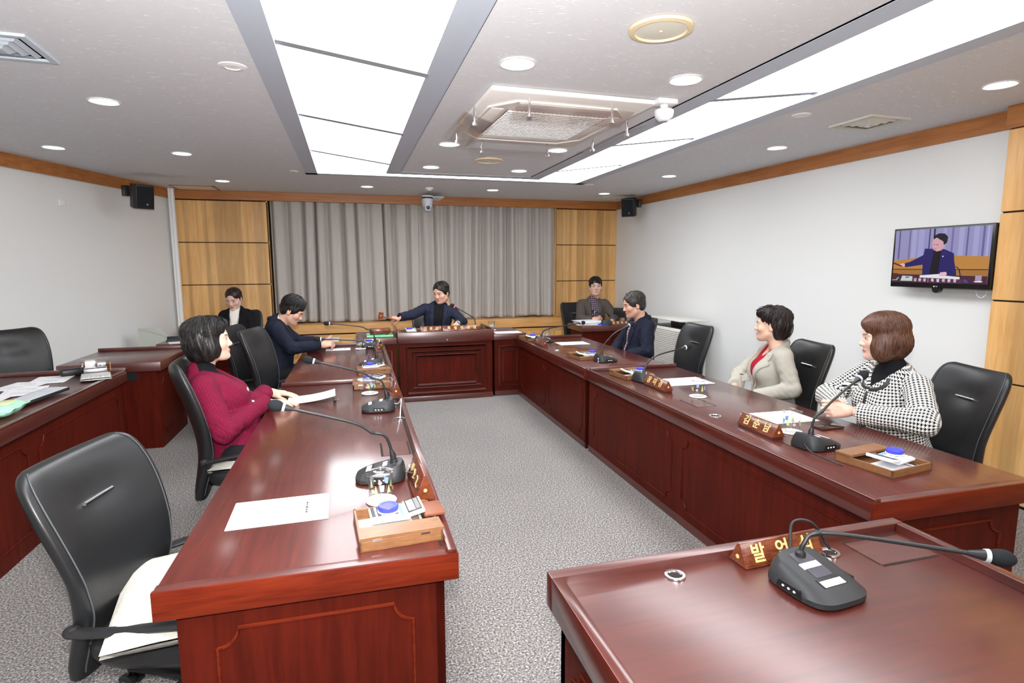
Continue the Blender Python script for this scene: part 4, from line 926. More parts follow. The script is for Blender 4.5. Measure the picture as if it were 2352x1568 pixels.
desk_tray('open wooden tray behind the covered mug of the crimson woman', 'the tray behind the mug by the crimson woman', (.125, 4.12, ZD), R(0), calc='b', lid='near', calc_rz=-60)
desk_tray('pale-lidded wooden tray at the microphone before the empty middle chair', 'the tray before the empty middle chair', (.16, 4.66, ZD), R(3), calc='a', lid='near')
desk_tray('wooden tray at the far end of the left desks by the green tray', 'the tray at the far left desk end', (.2, 6.19+.03, ZD), R(0), calc='a', lid='far', pens=0)
desk_tray('open wooden tray with white calculator on the near corner of the right desk', 'the tray on the near right desk corner', (2.145, 1.825, ZD), R(8), calc='b', lid='far', calc_rz=95, capoff=(.045, .015))
desk_tray('open wooden tray beside the gold-lettered plate at the empty right chair', 'the tray beside the empty right chair', (2.055, 3.905, ZD), R(5), calc='a', lid='far', calc_rz=80, capoff=(.055, .0), pens=3)
desk_tray('open wooden tray beside the microphone of the older man', 'the tray beside the older man', (2.06, 4.82, ZD), R(5), calc='a', lid='far', calc_rz=80, capoff=(.055, 0), pens=3)
desk_tray('wooden tray at the far end of the right desks beside the podium', 'the tray at the far right desk end', (2.0, 6.18, ZD), R(5), calc='b', lid='far', calc_rz=80, pens=2)
desk_tray('wooden tray on the podium beside the dark name plates', 'the tray on the podium', (.66, 6.58, .7455), R(0), calc='b', lid='far', calc_rz=0, pens=1)
cwp = MB().box((-.035, -.05, 0), (.035, .05, .012), mat('brown_leather', srgb(120, 70, 48), .5), bev=.004).out('leather_case', loc=(.238, 1.83, ZD+.033)); tag(cwp, 'brown leather card case beside the near-left calculator', 'case'); cwp.rotation_euler = (0, 0, R(4))

# ------------------------------------------------------------------ papers
def sheet(name, lb, cat, loc, rz, w=.30, h=.215, lines=True, curl=0, group=None, stack=0, ctr=0):
    t = thing(name, lb, cat, loc, rz, group)
    q = MB(); n = 14; vs = []
    for i in range(n):
        for j in range(2):
            u = i/(n-1); z = .0012+stack + curl*(u**2.2)
            vs.append((-w/2+w*u - curl*.35*u**2, -h/2+h*j, z))
    vs2 = [(x, y, z-.0008-stack) for x, y, z in vs]
    fs = [(i*2, i*2+2, i*2+3, i*2+1) for i in range(n-1)]; k = len(vs)
    fs += [tuple(k+a for a in f[::-1]) for f in fs]
    fs += [(i*2, k+i*2, k+i*2+2, i*2+2) for i in range(n-1)] + [(i*2+1, i*2+3, k+i*2+3, k+i*2+1) for i in range(n-1)] + [(0, 1, k+1, k), (2*n-2, k+2*n-2, k+2*n-1, 2*n-1)]
    q.add(vs+vs2, fs, M_PAPER); q.out('sheet', t, smooth=60)
    if lines:
        q = MB(); Z = lambda x: .0016+stack+curl*(((x+w/2)/w)**2.2)
        def ln(x, y0, y1, th, m):
            y = y0
            while y < y1:
                e = min(y1, y+random.uniform(.004, .012)*th/.003); q.add([(x-th/2, y, Z(x)), (x+th/2, y, Z(x)), (x+th/2, e, Z(x)), (x-th/2, e, Z(x))], [(0, 1, 2, 3)], m); y = e+.002*th/.003
        ln(w*.27, -.045, .05, .007, M_INK)
        for x, a, c in ((w*.12, -.07, -.02), (w*.09, -.07, -.01), (-w*.07, -.03, .07), (-w*.11, -.05, .06), (-w*.22, -.05, .06), (-w*.25, -.06, .07)): ln(x, a, c, .0035, M_INKL)
        for a in ((-w*.42, -h*.42, w*.40, -h*.415), (-w*.42, h*.415, w*.4, h*.42)): q.add([(a[0], a[1], Z(0)-.0002), (a[2], a[1], Z(0)-.0002), (a[2], a[3], Z(0)-.0002), (a[0], a[3], Z(0)-.0002)], [(0, 1, 2, 3)], M_INKL) if not curl else None
        q.out('print', t, smooth=0)
    return t
sheet('paper_sheet', 'white printed sheet lying before the empty near-left chair', 'paper', (-.258, 2.045, ZD), R(1), .318, .228, group='white sheets on the desks')
sheet('paper_sheet', 'white printed sheet under the hands of the crimson woman', 'paper', (-.25, 3.80, ZD), R(2), .30, .215, curl=.035, group='white sheets on the desks')
sheet('paper_sheet', 'white sheet under the hands of the bowed man', 'paper', (-.13, 6.05, ZD), R(0), .24, .16, group='white sheets on the desks')
sheet('paper_sheet', 'white sheet before the older man in dark navy jacket', 'paper', (2.32, 5.78, ZD), R(-2), .33, .23, group='white sheets on the desks')
sheet('paper_sheet', 'white sheet before the woman in pale grey blazer', 'paper', (2.32, 3.61, ZD), R(179), .36, .25, group='white sheets on the desks')
sheet('paper_sheet', 'white sheet under the covered mug of the houndstooth woman', 'paper', (2.275, 2.585, ZD), R(178), .33, .23, group='white sheets on the desks')
sheet('paper_sheet', 'white sheet on the side desk right of the podium', 'paper', (1.78, 6.50, .729), R(0), .32, .2, group='white sheets on the desks')
sheet('paper_sheet', 'white sheets under the hand of the man swinging the gavel', 'paper', (1.15, 6.62, .746), R(90), .2, .42, lines=False, group='white sheets on the desks')
sheet('paper_sheet', 'white sheet on the clerk desk beside the wall', 'paper', (-1.70, 6.72, .721), R(20), .28, .2, lines=False, group='white sheets on the desks')
for k, (x, y, a, lb) in enumerate(((-2.05, 4.72, 8, 'white sheet on the keyboard desk, farthest one'), (-2.13, 4.50, -6, 'white sheet on the keyboard desk, overlapping the farthest one'), (-2.02, 4.30, 16, 'white sheet on the keyboard desk beside the keyboard'), (-2.12, 4.05, 4, 'white sheet on the keyboard desk at the picture edge'))):
    sheet('paper_sheet', lb, 'paper', (x, y, .7215+k*.0012), R(a+90), .30, .22, group='white sheets on the desks')
t = thing('binder_clip', 'black binder clip under the lifted sheet of the crimson woman', 'clip', (-.105, 3.70, ZD)); MB().box((-.02, -.01, 0), (.0, .03, .014), M_BLKP, bev=.003).out('clip_body', t); MB().tube([(0, 0, .008), (.018, .004, .012), (.02, .014, .012), (0, .018, .008)], .0012, M_CHROME, 6).out('wire_handle', t)
# document pile of the bespectacled man
for k in range(6):
    sheet('document', 'white document in the pile by the man in glasses, layer %s from the top' % ('one', 'two', 'three', 'four', 'five', 'six')[5-k], 'document', (3.13+.012*((k*7) % 5-2), 7.2+.01*((k*3) % 4-1), .716+k*.0085), R(((k*37) % 24)-12), .34, .24, lines=False, group='documents on the desk of the man in glasses', stack=.006)
put(cap0, 'c', (3.22, 7.03, .716), 0, 'blue round tin on the desk of the man in glasses', 'blue round tins')
q = MB(); q.box((-.05, -.012, 0), (.05, .012, .008), mat('blue_marker', srgb(40, 80, 200), .4), bev=.003); tag(q.out('blue_stapler', loc=(3.27, 6.99, .716)), 'blue stick of stationery on the front edge of the desk of the man in glasses', 'stationery')

# ------------------------------------------------------------------ odds and ends on the desks
t = thing('phone', 'dark smartphone lying by the clasped hands of the houndstooth woman', 'phone', (2.375, 2.345, ZD), R(1))
MB().box((-.072, -.036, 0), (.072, .036, .008), mat('phone_frame', srgb(96, 66, 60), .25, .6), bev=.003).out('body', t); MB().box((-.069, -.033, .0078), (.069, .033, .0086), mat('phone_glass', (.012, .010, .010), .04), bev=.0003).out('display', t)
# gavel block on a green tray
t = thing('tray', 'mint green plastic tray under the brown gavel block', 'tray', (.31, 6.56, .729))
q = MB(); q.box((-.135, -.10, 0), (.135, .10, .004), M_GREEN, bev=.001, seg=1); q.out('tray_floor', t)
q = MB()
pts = [(-.14, -.105, .012), (.14, -.105, .012), (.14, .105, .012), (-.14, .105, .012), (-.14, -.105, .012), (.14, -.105, .012)]; q.tube(pts, [(.011, .005)]*6, M_GREEN, 8, cap=False); q.out('tray_rim', t)
t = thing('gavel_block', 'brown wooden gavel block on small feet in the mint green tray', 'gavel block', (.315, 6.565, .7335))
q = MB(); q.box((-.115, -.075, .03), (.115, .075, .085), M_ROSEX, bev=.008); q.out('block', t)
for sx in (-.085, .085):
    for sy in (-.05, .05): MB().lathe([(0, 0), (.012, 0), (.015, .008), (.011, .02), (.014, .032), (0, .032)], mat('brass', srgb(150, 110, 60), .35, .7), 14, TR((sx, sy, 0))).out('foot', t)
q = MB(); q.lathe([(0, .001), (.05, .001), (.055, .003), (.05, .005), (0, .006)], wood('sounding_disc', srgb(150, 74, 40), srgb(186, 100, 60), 'x', 4, .3), 32, TR((0, 0, .083))); q.out('sounding_disc', t)
# steno machine, keyboard, wipes on the left desk
t = thing('stenography_machine', 'clear-cased silver stenography machine on the far corner of the keyboard desk', 'machine', (-1.80, 4.70, .733), R(20))
q = MB(); q.box((-.06, -.18, .0), (.12, .06, .006), M_STEEL, bev=.002).box((-.055, -.17, .012), (.115, .05, .018), mat('keybed', srgb(196, 198, 196), .5), bev=.002); q.out('keybed', t)
for k in range(6): MB().box((-.05+k*.027, -.165, .018), (-.03+k*.027, -.1, .022), M_KEYG, bev=.001).out('key', t)
MB().box((-.055, .055, .0), (.115, .19, .11), M_ACRYL, bev=.006).out('clear_case', t)
q = MB(); q.box((-.04, .07, .01), (.1, .175, .045), M_STEEL, bev=.004).box((-.03, .08, .05), (.03, .165, .1), M_WHITEP, bev=.003).box((.04, .08, .05), (.095, .165, .085), M_STEEL, bev=.003); q.out('mechanism', t)
for k in range(5): MB().cyl((-.045+k*.035, .06, .07), (-.045+k*.035, .185, .07), .005, M_CHROME, n=10).out('roller', t)
MB().box((.116, .07, .02), (.122, .15, .09), mat('cardboard', srgb(150, 110, 60), .7)).out('side_plate', t)
t = thing('black_case', 'small black pouch behind the clear stenography machine', 'case', (-1.98, 4.86, .7205), R(30)); MB().box((-.07, -.03, 0), (.07, .03, .055), M_BLKP, bev=.018, seg=3).out('pouch', t); MB().tube([(.06, 0, .03), (.1, .01, .03), (.12, -.01, .02)], .004, M_CHROME, 6).out('zip_pull', t)
t = thing('keyboard', 'dark keyboard with pale covered keys on the left desk', 'keyboard', (-1.835, 4.02, .7325), R(84))
MB().box((-.22, -.07, 0), (.22, .07, .018), M_BLKP, bev=.005).out('casing', t)
MB().box((-.215, -.062, .017), (.215, .05, .021), mat('keyboard_cover', srgb(188, 192, 198), .5), bev=.001).out('key_cover', t)
for j in range(4):
    for i in range(14): MB().box((-.21+i*.03, -.058+j*.026, .020), (-.184+i*.03, -.036+j*.026, .0245), mat('keyboard_cover'), bev=.001, seg=1).out('key', t)
M_WIPE = mat('mint_film', srgb(168, 226, 196), .35)
t = thing('wet_wipes', 'mint green wet wipe packet on the left desk at the picture edge', 'wipes', (-1.80, 3.62, .7325), R(95))
q = MB(); n = 16; vs = []
for s in (1, -1):
    for i in range(n):
        for j in range(n):
            u, v = -1+2*i/(n-1), -1+2*j/(n-1); h = .03*((1-abs(u)**4)*(1-abs(v)**3))**.5
            vs.append((.13*u, .065*v*(1-.1*abs(u)**6), .03+s*h+.003*math.sin(7*u+3*v+s)))
fs = []
for s in range(2):
    for i in range(n-1):
        for j in range(n-1):
            f = (s*n*n+i*n+j, s*n*n+(i+1)*n+j, s*n*n+(i+1)*n+j+1, s*n*n+i*n+j+1); fs.append(f if s == 0 else f[::-1])
q.add(vs, fs, M_WIPE); q.out('packet', t, smooth=60)
MB().box((-.16, -.06, .026), (-.125, .06, .032), M_WIPE).out('end_seal', t); MB().box((.125, -.06, .026), (.16, .06, .032), M_WIPE).out('end_seal', t)
MB().box((-.05, -.04, .056), (.06, .035, .0625), mat('wipe_label', srgb(222, 224, 172), .4), bev=.004).out('flap_label', t)
q = MB(); q.tube(bez([(-1.77, 3.50, .737), (-1.82, 3.44, .755), (-1.80, 3.38, .745), (-1.90, 3.34, .735)], 6), .008, M_BLKP, 8); tag(q.out('black_strap'), 'black strap lying beside the mint wet wipe packet', 'strap')
# objects in the corners
t = thing('acrylic_screen', 'pale grey slanted clear-plastic partition standing on the floor by the left wall', 'partition', (-2.08, 7.05, 0))
M_ACG = mat('grey_green_panel', srgb(196, 202, 192), .35)
q = MB(); q.add([(-.17, .1, .4), (.16, -.02, .4), (.16, -.02, .745), (.05, .02, .86), (-.17, .1, .84), (-.17, .105, .4), (.16, -.015, .4), (.16, -.015, .745), (.05, .025, .86), (-.17, .105, .84)], [(0, 1, 2, 3, 4), (9, 8, 7, 6, 5), (0, 5, 6, 1), (1, 6, 7, 2), (2, 7, 8, 3), (3, 8, 9, 4), (4, 9, 5, 0)], M_ACG); q.out('front_panel', t, smooth=0)
q = MB(); q.add([(-.17, .1, .84), (.16, -.02, .745), (.16, .12, .72), (-.16, .2, .80), (-.17, .1, .835), (.16, -.02, .74), (.16, .12, .715), (-.16, .2, .795)], [(0, 1, 2, 3), (7, 6, 5, 4), (0, 4, 5, 1), (1, 5, 6, 2), (2, 6, 7, 3), (3, 7, 4, 0)], M_ACG); q.out('side_panel', t, smooth=0)
for sx in (-.15, .15): MB().cyl((sx, .1 if sx < 0 else 0, 0), (sx, .1 if sx < 0 else 0, .45), .012, M_STEEL).out('leg', t)
t = thing('air_purifier', 'tall white air purifier with floating flat lid by the right wall', 'air purifier', (3.74, 5.98, 0))
M_PUR = mat('purifier_white', srgb(214, 214, 208), .5)
q = MB(); q.box((-.17, -.34, 0), (.17, .34, .79), M_PUR, bev=.01); q.out('body', t)
q = MB()
for k in range(34): q.box((-.174, -.33, .04+k*.0215), (-.168, .33, .05+k*.0215), mat('purifier_slat', srgb(176, 172, 166), .6))
for k in range(34): q.box((-.16, -.344, .04+k*.0215), (.16, -.338, .05+k*.0215), mat('purifier_slat'))
q.out('intake_grille', t, smooth=0)
MB().box((-.16, -.33, .788), (.16, .33, .80), M_BLKP).out('outlet', t); MB().box((-.04, -.09, .80), (.04, .09, .875), M_BLKP).out('neck', t); MB().box((-.19, -.36, .875), (.19, .36, .89), M_PUR, bev=.005).out('lid', t)
t = thing('computer_case', 'black box on the floor behind the empty right chair', 'box', (3.62, 6.66, 0)); MB().box((-.13, -.13, 0), (.13, .13, .36), M_BLKP, bev=.006).out('casing', t); MB().box((-.12, -.136, .3), (.12, -.128, .345), M_BLKM, bev=.003).out('front_bezel', t)
t = thing('monitor', 'black computer monitor on the desk of the man in glasses', 'monitor', (3.76, 7.36, .716), R(150))
MB().box((-.17, -.012, .06), (.17, .012, .2), M_BLKP, TR(rx=R(-8)), bev=.004).out('casing', t); MB().box((-.16, -.0135, .07), (.16, -.0115, .19), M_SCREEN, TR(rx=R(-8))).out('display', t); MB().cyl((0, .01, .0), (0, .01, .09), .014, M_BLKP).out('stand', t); MB().box((-.08, -.05, 0), (.08, .06, .008), M_BLKP, bev=.002).out('foot', t)
t = thing('clerk_laptop', 'black open document holder on the clerk desk beside the wall', 'document holder', (-1.76, 6.95, .721), R(12)); MB().box((-.16, -.11, 0), (.16, .11, .008), M_BLKP, bev=.002).out('tray_plate', t); MB().box((-.16, .1, .0), (.16, .112, .05), M_BLKP, TR(rx=R(-10)), bev=.002).out('back_stop', t)
q = MB(); q.box((-.012, -.012, 0), (.012, .012, .075), M_ROSE, bev=.002); tag(q.out('wooden_stand', loc=(-1.22, 6.66, .7205)), 'small brown wooden stand before the hands of the woman with white turtleneck', 'stand')
# ------------------------------------------------------------------ signed-distance modelling of people
V3 = lambda *a: np.array(a, float)
def unit(v): v = np.asarray(v, float); return v/np.linalg.norm(v)
def smin(a, b, k):
    if k <= 0: return np.minimum(a, b)
    h = np.maximum(k-np.abs(a-b), 0)/k; return np.minimum(a, b)-h*h*k*.25
def smax(a, b, k): return -smin(-a, -b, k)
def cap(a, b, ra, rb=None, k=.02, op='u'):
    a, b = np.asarray(a, float), np.asarray(b, float); rb = ra if rb is None else rb; d = b-a; dd = max(d@d, 1e-12)
    def f(P):
        t = np.clip((P-a)@d/dd, 0, 1); return np.sqrt((((P-a)-t[..., None]*d)**2).sum(-1)) - (ra+(rb-ra)*t)
    m = max(ra, rb); return dict(f=f, lo=np.minimum(a, b)-m, hi=np.maximum(a, b)+m, k=k, op=op, ab=(a, b), r=(ra+rb)/2)
def ell(c, r, Rm=None, k=.02, op='u'):
    c, r = np.asarray(c, float), np.asarray(r, float); Rm = np.eye(3) if Rm is None else np.asarray(Rm, float)
    def f(P):
        q = (P-c)@Rm; k0 = np.sqrt(((q/r)**2).sum(-1)); k1 = np.sqrt(((q/r**2)**2).sum(-1)); return k0*(k0-1)/np.maximum(k1, 1e-9)
    e = np.abs(Rm)@r; return dict(f=f, lo=c-e, hi=c+e, k=k, op=op)
def xf(pr, A, o):
    """move a primitive list from a local frame (columns of A, origin o) into world space"""
    out = []
    for p in pr:
        f = p['f']; co = np.array([[x, y, z] for x in (p['lo'][0], p['hi'][0]) for y in (p['lo'][1], p['hi'][1]) for z in (p['lo'][2], p['hi'][2])])@A.T+o
        q = dict(p); q['f'] = (lambda P, f=f: f((P-o)@A)); q['lo'], q['hi'] = co.min(0), co.max(0); out.append(q)
    return out
def grid_eval(prims, h, pad=.02, post=None):
    us = [p for p in prims if p['op'] == 'u']; lo = np.min([p['lo'] for p in us], 0)-pad; hi = np.max([p['hi'] for p in us], 0)+pad
    n = np.ceil((hi-lo)/h).astype(int)+1; ax = [lo[i]+h*np.arange(n[i]) for i in range(3)]
    vol = np.full(n, .08, np.float32)
    for p in prims:
        mg = p['k']+3*h+.012; a = np.clip(((p['lo']-mg-lo)/h).astype(int), 0, n); c = np.clip(((p['hi']+mg-lo)/h).astype(int)+2, 0, n)
        if (c <= a).any(): continue
        P = np.stack(np.meshgrid(ax[0][a[0]:c[0]], ax[1][a[1]:c[1]], ax[2][a[2]:c[2]], indexing='ij'), -1)
        d = p['f'](P); s = vol[a[0]:c[0], a[1]:c[1], a[2]:c[2]]
        s[...] = smin(s, d, p['k']) if p['op'] == 'u' else smax(s, -d, p['k'])
    if post is not None:
        m = np.abs(vol) < .03; I = np.argwhere(m); P = lo+I*h; vol[m] = post(P, vol[m])
    return vol, lo
def nets(vol, lo, h):
    s = vol < 0; n = vol.shape
    c = np.zeros((n[0]-1, n[1]-1, n[2]-1), np.int8)
    for i in (0, 1):
        for j in (0, 1):
            for k in (0, 1): c += s[i:n[0]-1+i, j:n[1]-1+j, k:n[2]-1+k]
    act = (c > 0) & (c < 8); I = np.argwhere(act); idx = np.full(act.shape, -1, np.int64); idx[act] = np.arange(len(I))
    acc = np.zeros((len(I), 3)); cnt = np.zeros(len(I))
    for ax in range(3):
        for u in (0, 1):
            for v in (0, 1):
                o = [0, 0, 0]; o[(ax+1) % 3] = u; o[(ax+2) % 3] = v; o2 = list(o); o2[ax] = 1
                a = vol[I[:, 0]+o[0], I[:, 1]+o[1], I[:, 2]+o[2]]; b = vol[I[:, 0]+o2[0], I[:, 1]+o2[1], I[:, 2]+o2[2]]
                m = (a < 0) != (b < 0); t = np.where(m, a/np.where(m, a-b, 1), 0)
                p = np.tile(np.array(o, float), (len(I), 1)); p[:, ax] = t
                acc[m] += p[m]; cnt[m] += 1
    vs = lo+(I+acc/cnt[:, None])*h; fs = []
    for ax in range(3):
        b1, b2 = (ax+1) % 3, (ax+2) % 3; sl0 = [slice(None)]*3; sl1 = [slice(None)]*3; sl0[ax] = slice(0, -1); sl1[ax] = slice(1, None)
        e = s[tuple(sl0)] != s[tuple(sl1)]; E = np.argwhere(e); E = E[(E[:, b1] > 0) & (E[:, b2] > 0) & (E[:, b1] < n[b1]-1) & (E[:, b2] < n[b2]-1)]
        g = []
        for du, dv in ((-1, -1), (0, -1), (0, 0), (-1, 0)):
            q = E.copy(); q[:, b1] += du; q[:, b2] += dv; g.append(idx[q[:, 0], q[:, 1], q[:, 2]])
        Q = np.stack(g, 1); fl = s[E[:, 0], E[:, 1], E[:, 2]]; Q[~fl] = Q[~fl][:, ::-1]; Q = Q[(Q >= 0).all(1)]; fs.append(Q)
    return vs, np.concatenate(fs)
def sdf_mesh(prims, h, pad=.02, post=None):
    vol, lo = grid_eval(prims, h, pad, post); return nets(vol, lo, h)
def np_obj(name, vs, fs, m, parent, org, col=None, uvf=None, label=None):
    me = bpy.data.meshes.new(name); me.from_pydata((vs-org).tolist(), [], fs.tolist() if hasattr(fs, 'tolist') else fs); me.materials.append(m)
    if col is not None:
        a = me.color_attributes.new('Col', 'FLOAT_COLOR', 'POINT'); a.data.foreach_set('color', np.concatenate([col, np.ones((len(col), 1))], 1).astype(np.float32).ravel())
    if uvf is not None:
        u = me.uv_layers.new(name='UVMap'); u.data.foreach_set('uv', uvf.astype(np.float32).ravel())
    me.validate(); me.shade_smooth(); o = bpy.data.objects.new(name, me); C.objects.link(o); o.parent = parent
    if label: o['label'] = label
    return o
def Rz(a): c, s = math.cos(a), math.sin(a); return np.array([[c, -s, 0], [s, c, 0], [0, 0, 1.]])
def frame(phi, up=(0, 0, 1), pitch=0, roll=0):
    """columns: right, forward, up. phi = heading in degrees from +x; pitch > 0 looks down; roll > 0 leans to the right"""
    f = V3(math.cos(R(phi)), math.sin(R(phi)), 0); u = unit(up); f = unit(f-u*(f@u)); r = np.cross(f, u)
    p = R(pitch); f2 = f*math.cos(p)-u*math.sin(p); u2 = u*math.cos(p)+f*math.sin(p)
    q = R(roll); r2 = r*math.cos(q)-u2*math.sin(q); u3 = u2*math.cos(q)+r*math.sin(q)
    return np.stack([r2, f2, u3], 1)
# --- skin
M_SKIN = mat('skin', (.6, .4, .3), .48, spec=.35, sss=.12)
_at = N(M_SKIN, 'ShaderNodeAttribute', attribute_name='Col'); L(M_SKIN, _at.outputs['Color'], bsdf(M_SKIN).inputs['Base Color'])
def head_prims(fem=0., jaw=1., wide=1., nose=1., k=1.):
    W = wide
    pr = [ell((0, -.014, .048), (.073*W, .092, .078), k=.0), ell((0, .028, .040), (.062*W, .058, .058), k=.03), ell((0, .024, -.022), (.062*W, .066, .066), k=.035),
          ell((0, .030, -.062), (.047*W*jaw, .052, .042), k=.03), cap((0, .070, -.094), (0, .076, -.090), .0165, k=.022)]
    for s in (-1, 1):
        pr += [cap((s*.050*W*jaw, .0, -.052), (s*.026, .052, -.088), .017, .014, k=.03), ell((s*.043*W, .058, -.020), (.022, .02, .02), k=.025),
               cap((s*.045, .072, .029), (s*.014, .084, .027), .007, k=.018)]
    pr += [cap((0, .084, .016), (0, .1005, -.022), .0065, .0095*nose, k=.014), cap((0, .098, -.0245), (0, .099, -.0255), .0105*nose, k=.008)]
    for s in (-1, 1):
        pr += [ell((s*.0115, .0915, -.0275), (.0085*nose, .010, .0075), k=.007), ell((s*.0315, .104, .010), (.0165, .016, .0115), k=.016, op='s'),
               ell((s*.0315, .0755, .0085), (.0165, .0115, .0105), k=.006), cap((s*.0455, .0735, .0095), (s*.019, .0835, .0095), .0032, k=.006)]
    pr += [cap((-.019, .0815, -.057), (0, .0895, -.0555), .0046, .0054, k=.007), cap((.019, .0815, -.057), (0, .0895, -.0555), .0046, .0054, k=.007),
           cap((-.015, .0815, -.0655), (.015, .0815, -.0655), .0055, k=.004), ell((0, .0855, -.0660), (.012, .0075, .0062), k=.006), cap((-.021, .0895, -.0605), (.021, .0895, -.0605), .0014, k=.003, op='s'),
           ell((0, .093, -.046), (.004, .006, .006), k=.006, op='s')]
    for s in (-1, 1):
        A = Rz(s*-.35); pr += [ell((s*.0755*W, -.012, -.002), (.008, .019, .031), A, k=.008), ell((s*.0835*W, -.008, .002), (.006, .0105, .018), A, k=.006, op='s'), ell((s*.073*W, .0, -.024), (.006, .008, .009), k=.006)]
    nr = .047 if fem else .056
    pr += [cap((0, -.022, -.045), (0, -.040, -.145), nr, nr*1.04, k=.03)]
    return pr
def hexrgb(r, g, b): return np.array(srgb(r, g, b)[:3])
def head_colour(Q, skin, lips, brow, fem, W, eye=1.0, smile=0, age=0):
    """per-vertex colouring (lips, brows, eyes, painted shade in creases and nostrils) from head-local coordinates"""
    x, y, z = np.abs(Q[:, 0]), Q[:, 1], Q[:, 2]; c = np.tile(skin, (len(Q), 1)); front = y > .055
    def mixin(m, col): c[:] = c*(1-m[:, None])+np.asarray(col)*m[:, None]
    st = lambda v, a, b_: np.clip((v-a)/(b_-a), 0, 1)
    mixin(.16*np.exp(-(((x-.040)/.022)**2+((z+.022)/.020)**2))*front, hexrgb(206, 122, 104))
    mixin(.14*np.exp(-((x/.014)**2+((z+.028)/.014)**2))*front, hexrgb(206, 122, 104))
    lz = np.where(z > -.0605, (z+.0605)/.0075, (z+.0605)/.0095); lm = 1-st((x/.0225)**2+lz**2, .75, 1.15); mixin(lm*front*.85, lips)
    mixin((1-st(np.abs(z+.0605+x*.02*smile), .0006, .0022))*(x < .022)*front*.75, lips*.35)  # shade of the mouth crease painted as a dark line
    bz = .0275+.004*np.sin(np.clip((x-.012)/.04, 0, 1)*PI*.8); bm = (1-st(np.abs(z-bz), .0022, .0045 if fem else .0058))*(x > .011)*(x < .049)*front; mixin(bm*.85, brow)
    ex = (x-.0315)/.0150; eo = .0050*eye*np.sqrt(np.clip(1-ex**2, 0, 1)); ez = z-.0085-.002*ex
    white = (np.abs(ez) < eo)*(np.abs(ex) < 1)*front; mixin(white*1.0, hexrgb(214, 206, 200))
    iris = (((x-.0315)/.0066)**2+(ez/.0066)**2 < 1)*white; mixin(iris*1.0, hexrgb(30, 20, 16))
    lid = (1-st(np.abs(ez-eo-.0006), .0007, .002))*(np.abs(ex) < 1.08)*front; mixin(lid*.9, hexrgb(34, 24, 22))
    lid2 = (1-st(np.abs(ez+eo), .0004, .0013))*(np.abs(ex) < 1.0)*front; mixin(lid2*.35, hexrgb(90, 60, 52))
    mixin(((((x-.0075)/.0035)**2+((z+.0335)/.0022)**2 < 1)*(y > .08))*.6, hexrgb(110, 62, 52))  # nostril shade painted as dark spots
    mixin((1-st(np.abs(z-(.0175+.003*np.cos(ex*1.3))), .0004, .0016))*(np.abs(ex) < 1)*front*.25, hexrgb(120, 80, 66))  # eyelid crease drawn as painted shade
    if age: mixin((1-st(np.abs((x-.02)-(-.03-z)*.35-.004), .0006, .0022))*(z < -.03)*(z > -.062)*front*.3*age, skin*.6)  # shade of the smile lines painted into the skin colour
    return c
def hand_prims(W, F, Nn, side, curl=None, spread=1., thumb=(40, 20, 20), s=1., base=None):
    """W wrist, F finger direction, Nn back-of-hand normal, side +1 right hand / -1 left hand"""
    F = unit(F); Nn = unit(np.asarray(Nn, float)-F*(np.asarray(Nn, float)@F)); X = np.cross(F, Nn); tx = -side
    A = np.stack([X, F, Nn], 1); pr = []
    kn = [(tx*.027, .086), (tx*.009, .091), (-tx*.010, .086), (-tx*.027, .076)]; seg = [(.042, .026, .021), (.046, .029, .022), (.042, .027, .021), (.033, .021, .018)]
    curl = curl or [(20, 25, 15)]*4; rad = [.0092, .0094, .0090, .0080]
    for (kx, ky) in kn: pr.append(cap((kx*.45, 0, 0), (kx, ky, 0), .0145, .0115, k=.016))
    pr.append(ell((tx*.022, .035, -.010), (.018, .034, .015), k=.014)); pr.append(ell((-tx*.022, .035, -.008), (.014, .034, .013), k=.014)); pr.append(cap((0, -.045, 0), (0, .005, 0), .024, .022, k=.02))
    for i in range(4):
        a = 0; p = V3(kn[i][0], kn[i][1], 0); sp = R((1.5-i)*4.5*spread)*tx*-1
        for j in range(3):
            a += R(curl[i][j]); d = V3(math.sin(-sp)*math.cos(a)*1.0, math.cos(sp)*math.cos(a), -math.sin(a)); q = p+d*seg[i][j]
            pr.append(cap(p, q, rad[i]*(1-.07*j), rad[i]*(.93-.07*j), k=.006 if j == 0 else .003)); p = q
    t1, t2, t3 = thumb; b0 = V3(tx*.022, .022, -.008); ang = R(t1); dn = R(t2)
    d = V3(tx*math.sin(ang)*math.cos(dn), math.cos(ang)*math.cos(dn), -math.sin(dn)); p = b0+d*.040; pr.append(cap(b0, p, .0145, .0115, k=.012))
    for j, l in enumerate((.033, .026)):
        ang -= R(t3); d = V3(tx*math.sin(ang)*math.cos(dn), math.cos(ang)*math.cos(dn), -math.sin(dn)); q = p+d*l; pr.append(cap(p, q, .0105-.001*j, .0098-.0015*j, k=.004)); p = q
    if s != 1:
        A = A*s
        out = []
        for p_ in pr:
            f = p_['f']; co = np.array([[x, y, z] for x in (p_['lo'][0], p_['hi'][0]) for y in (p_['lo'][1], p_['hi'][1]) for z in (p_['lo'][2], p_['hi'][2])])@A.T+W
            q = dict(p_); B = A/s; q['f'] = (lambda P, f=f, B=B: f((P-W)@B/s)*s); q['lo'], q['hi'] = co.min(0), co.max(0); q['k'] *= s; out.append(q)
        return out
    return xf(pr, A, np.asarray(W, float))
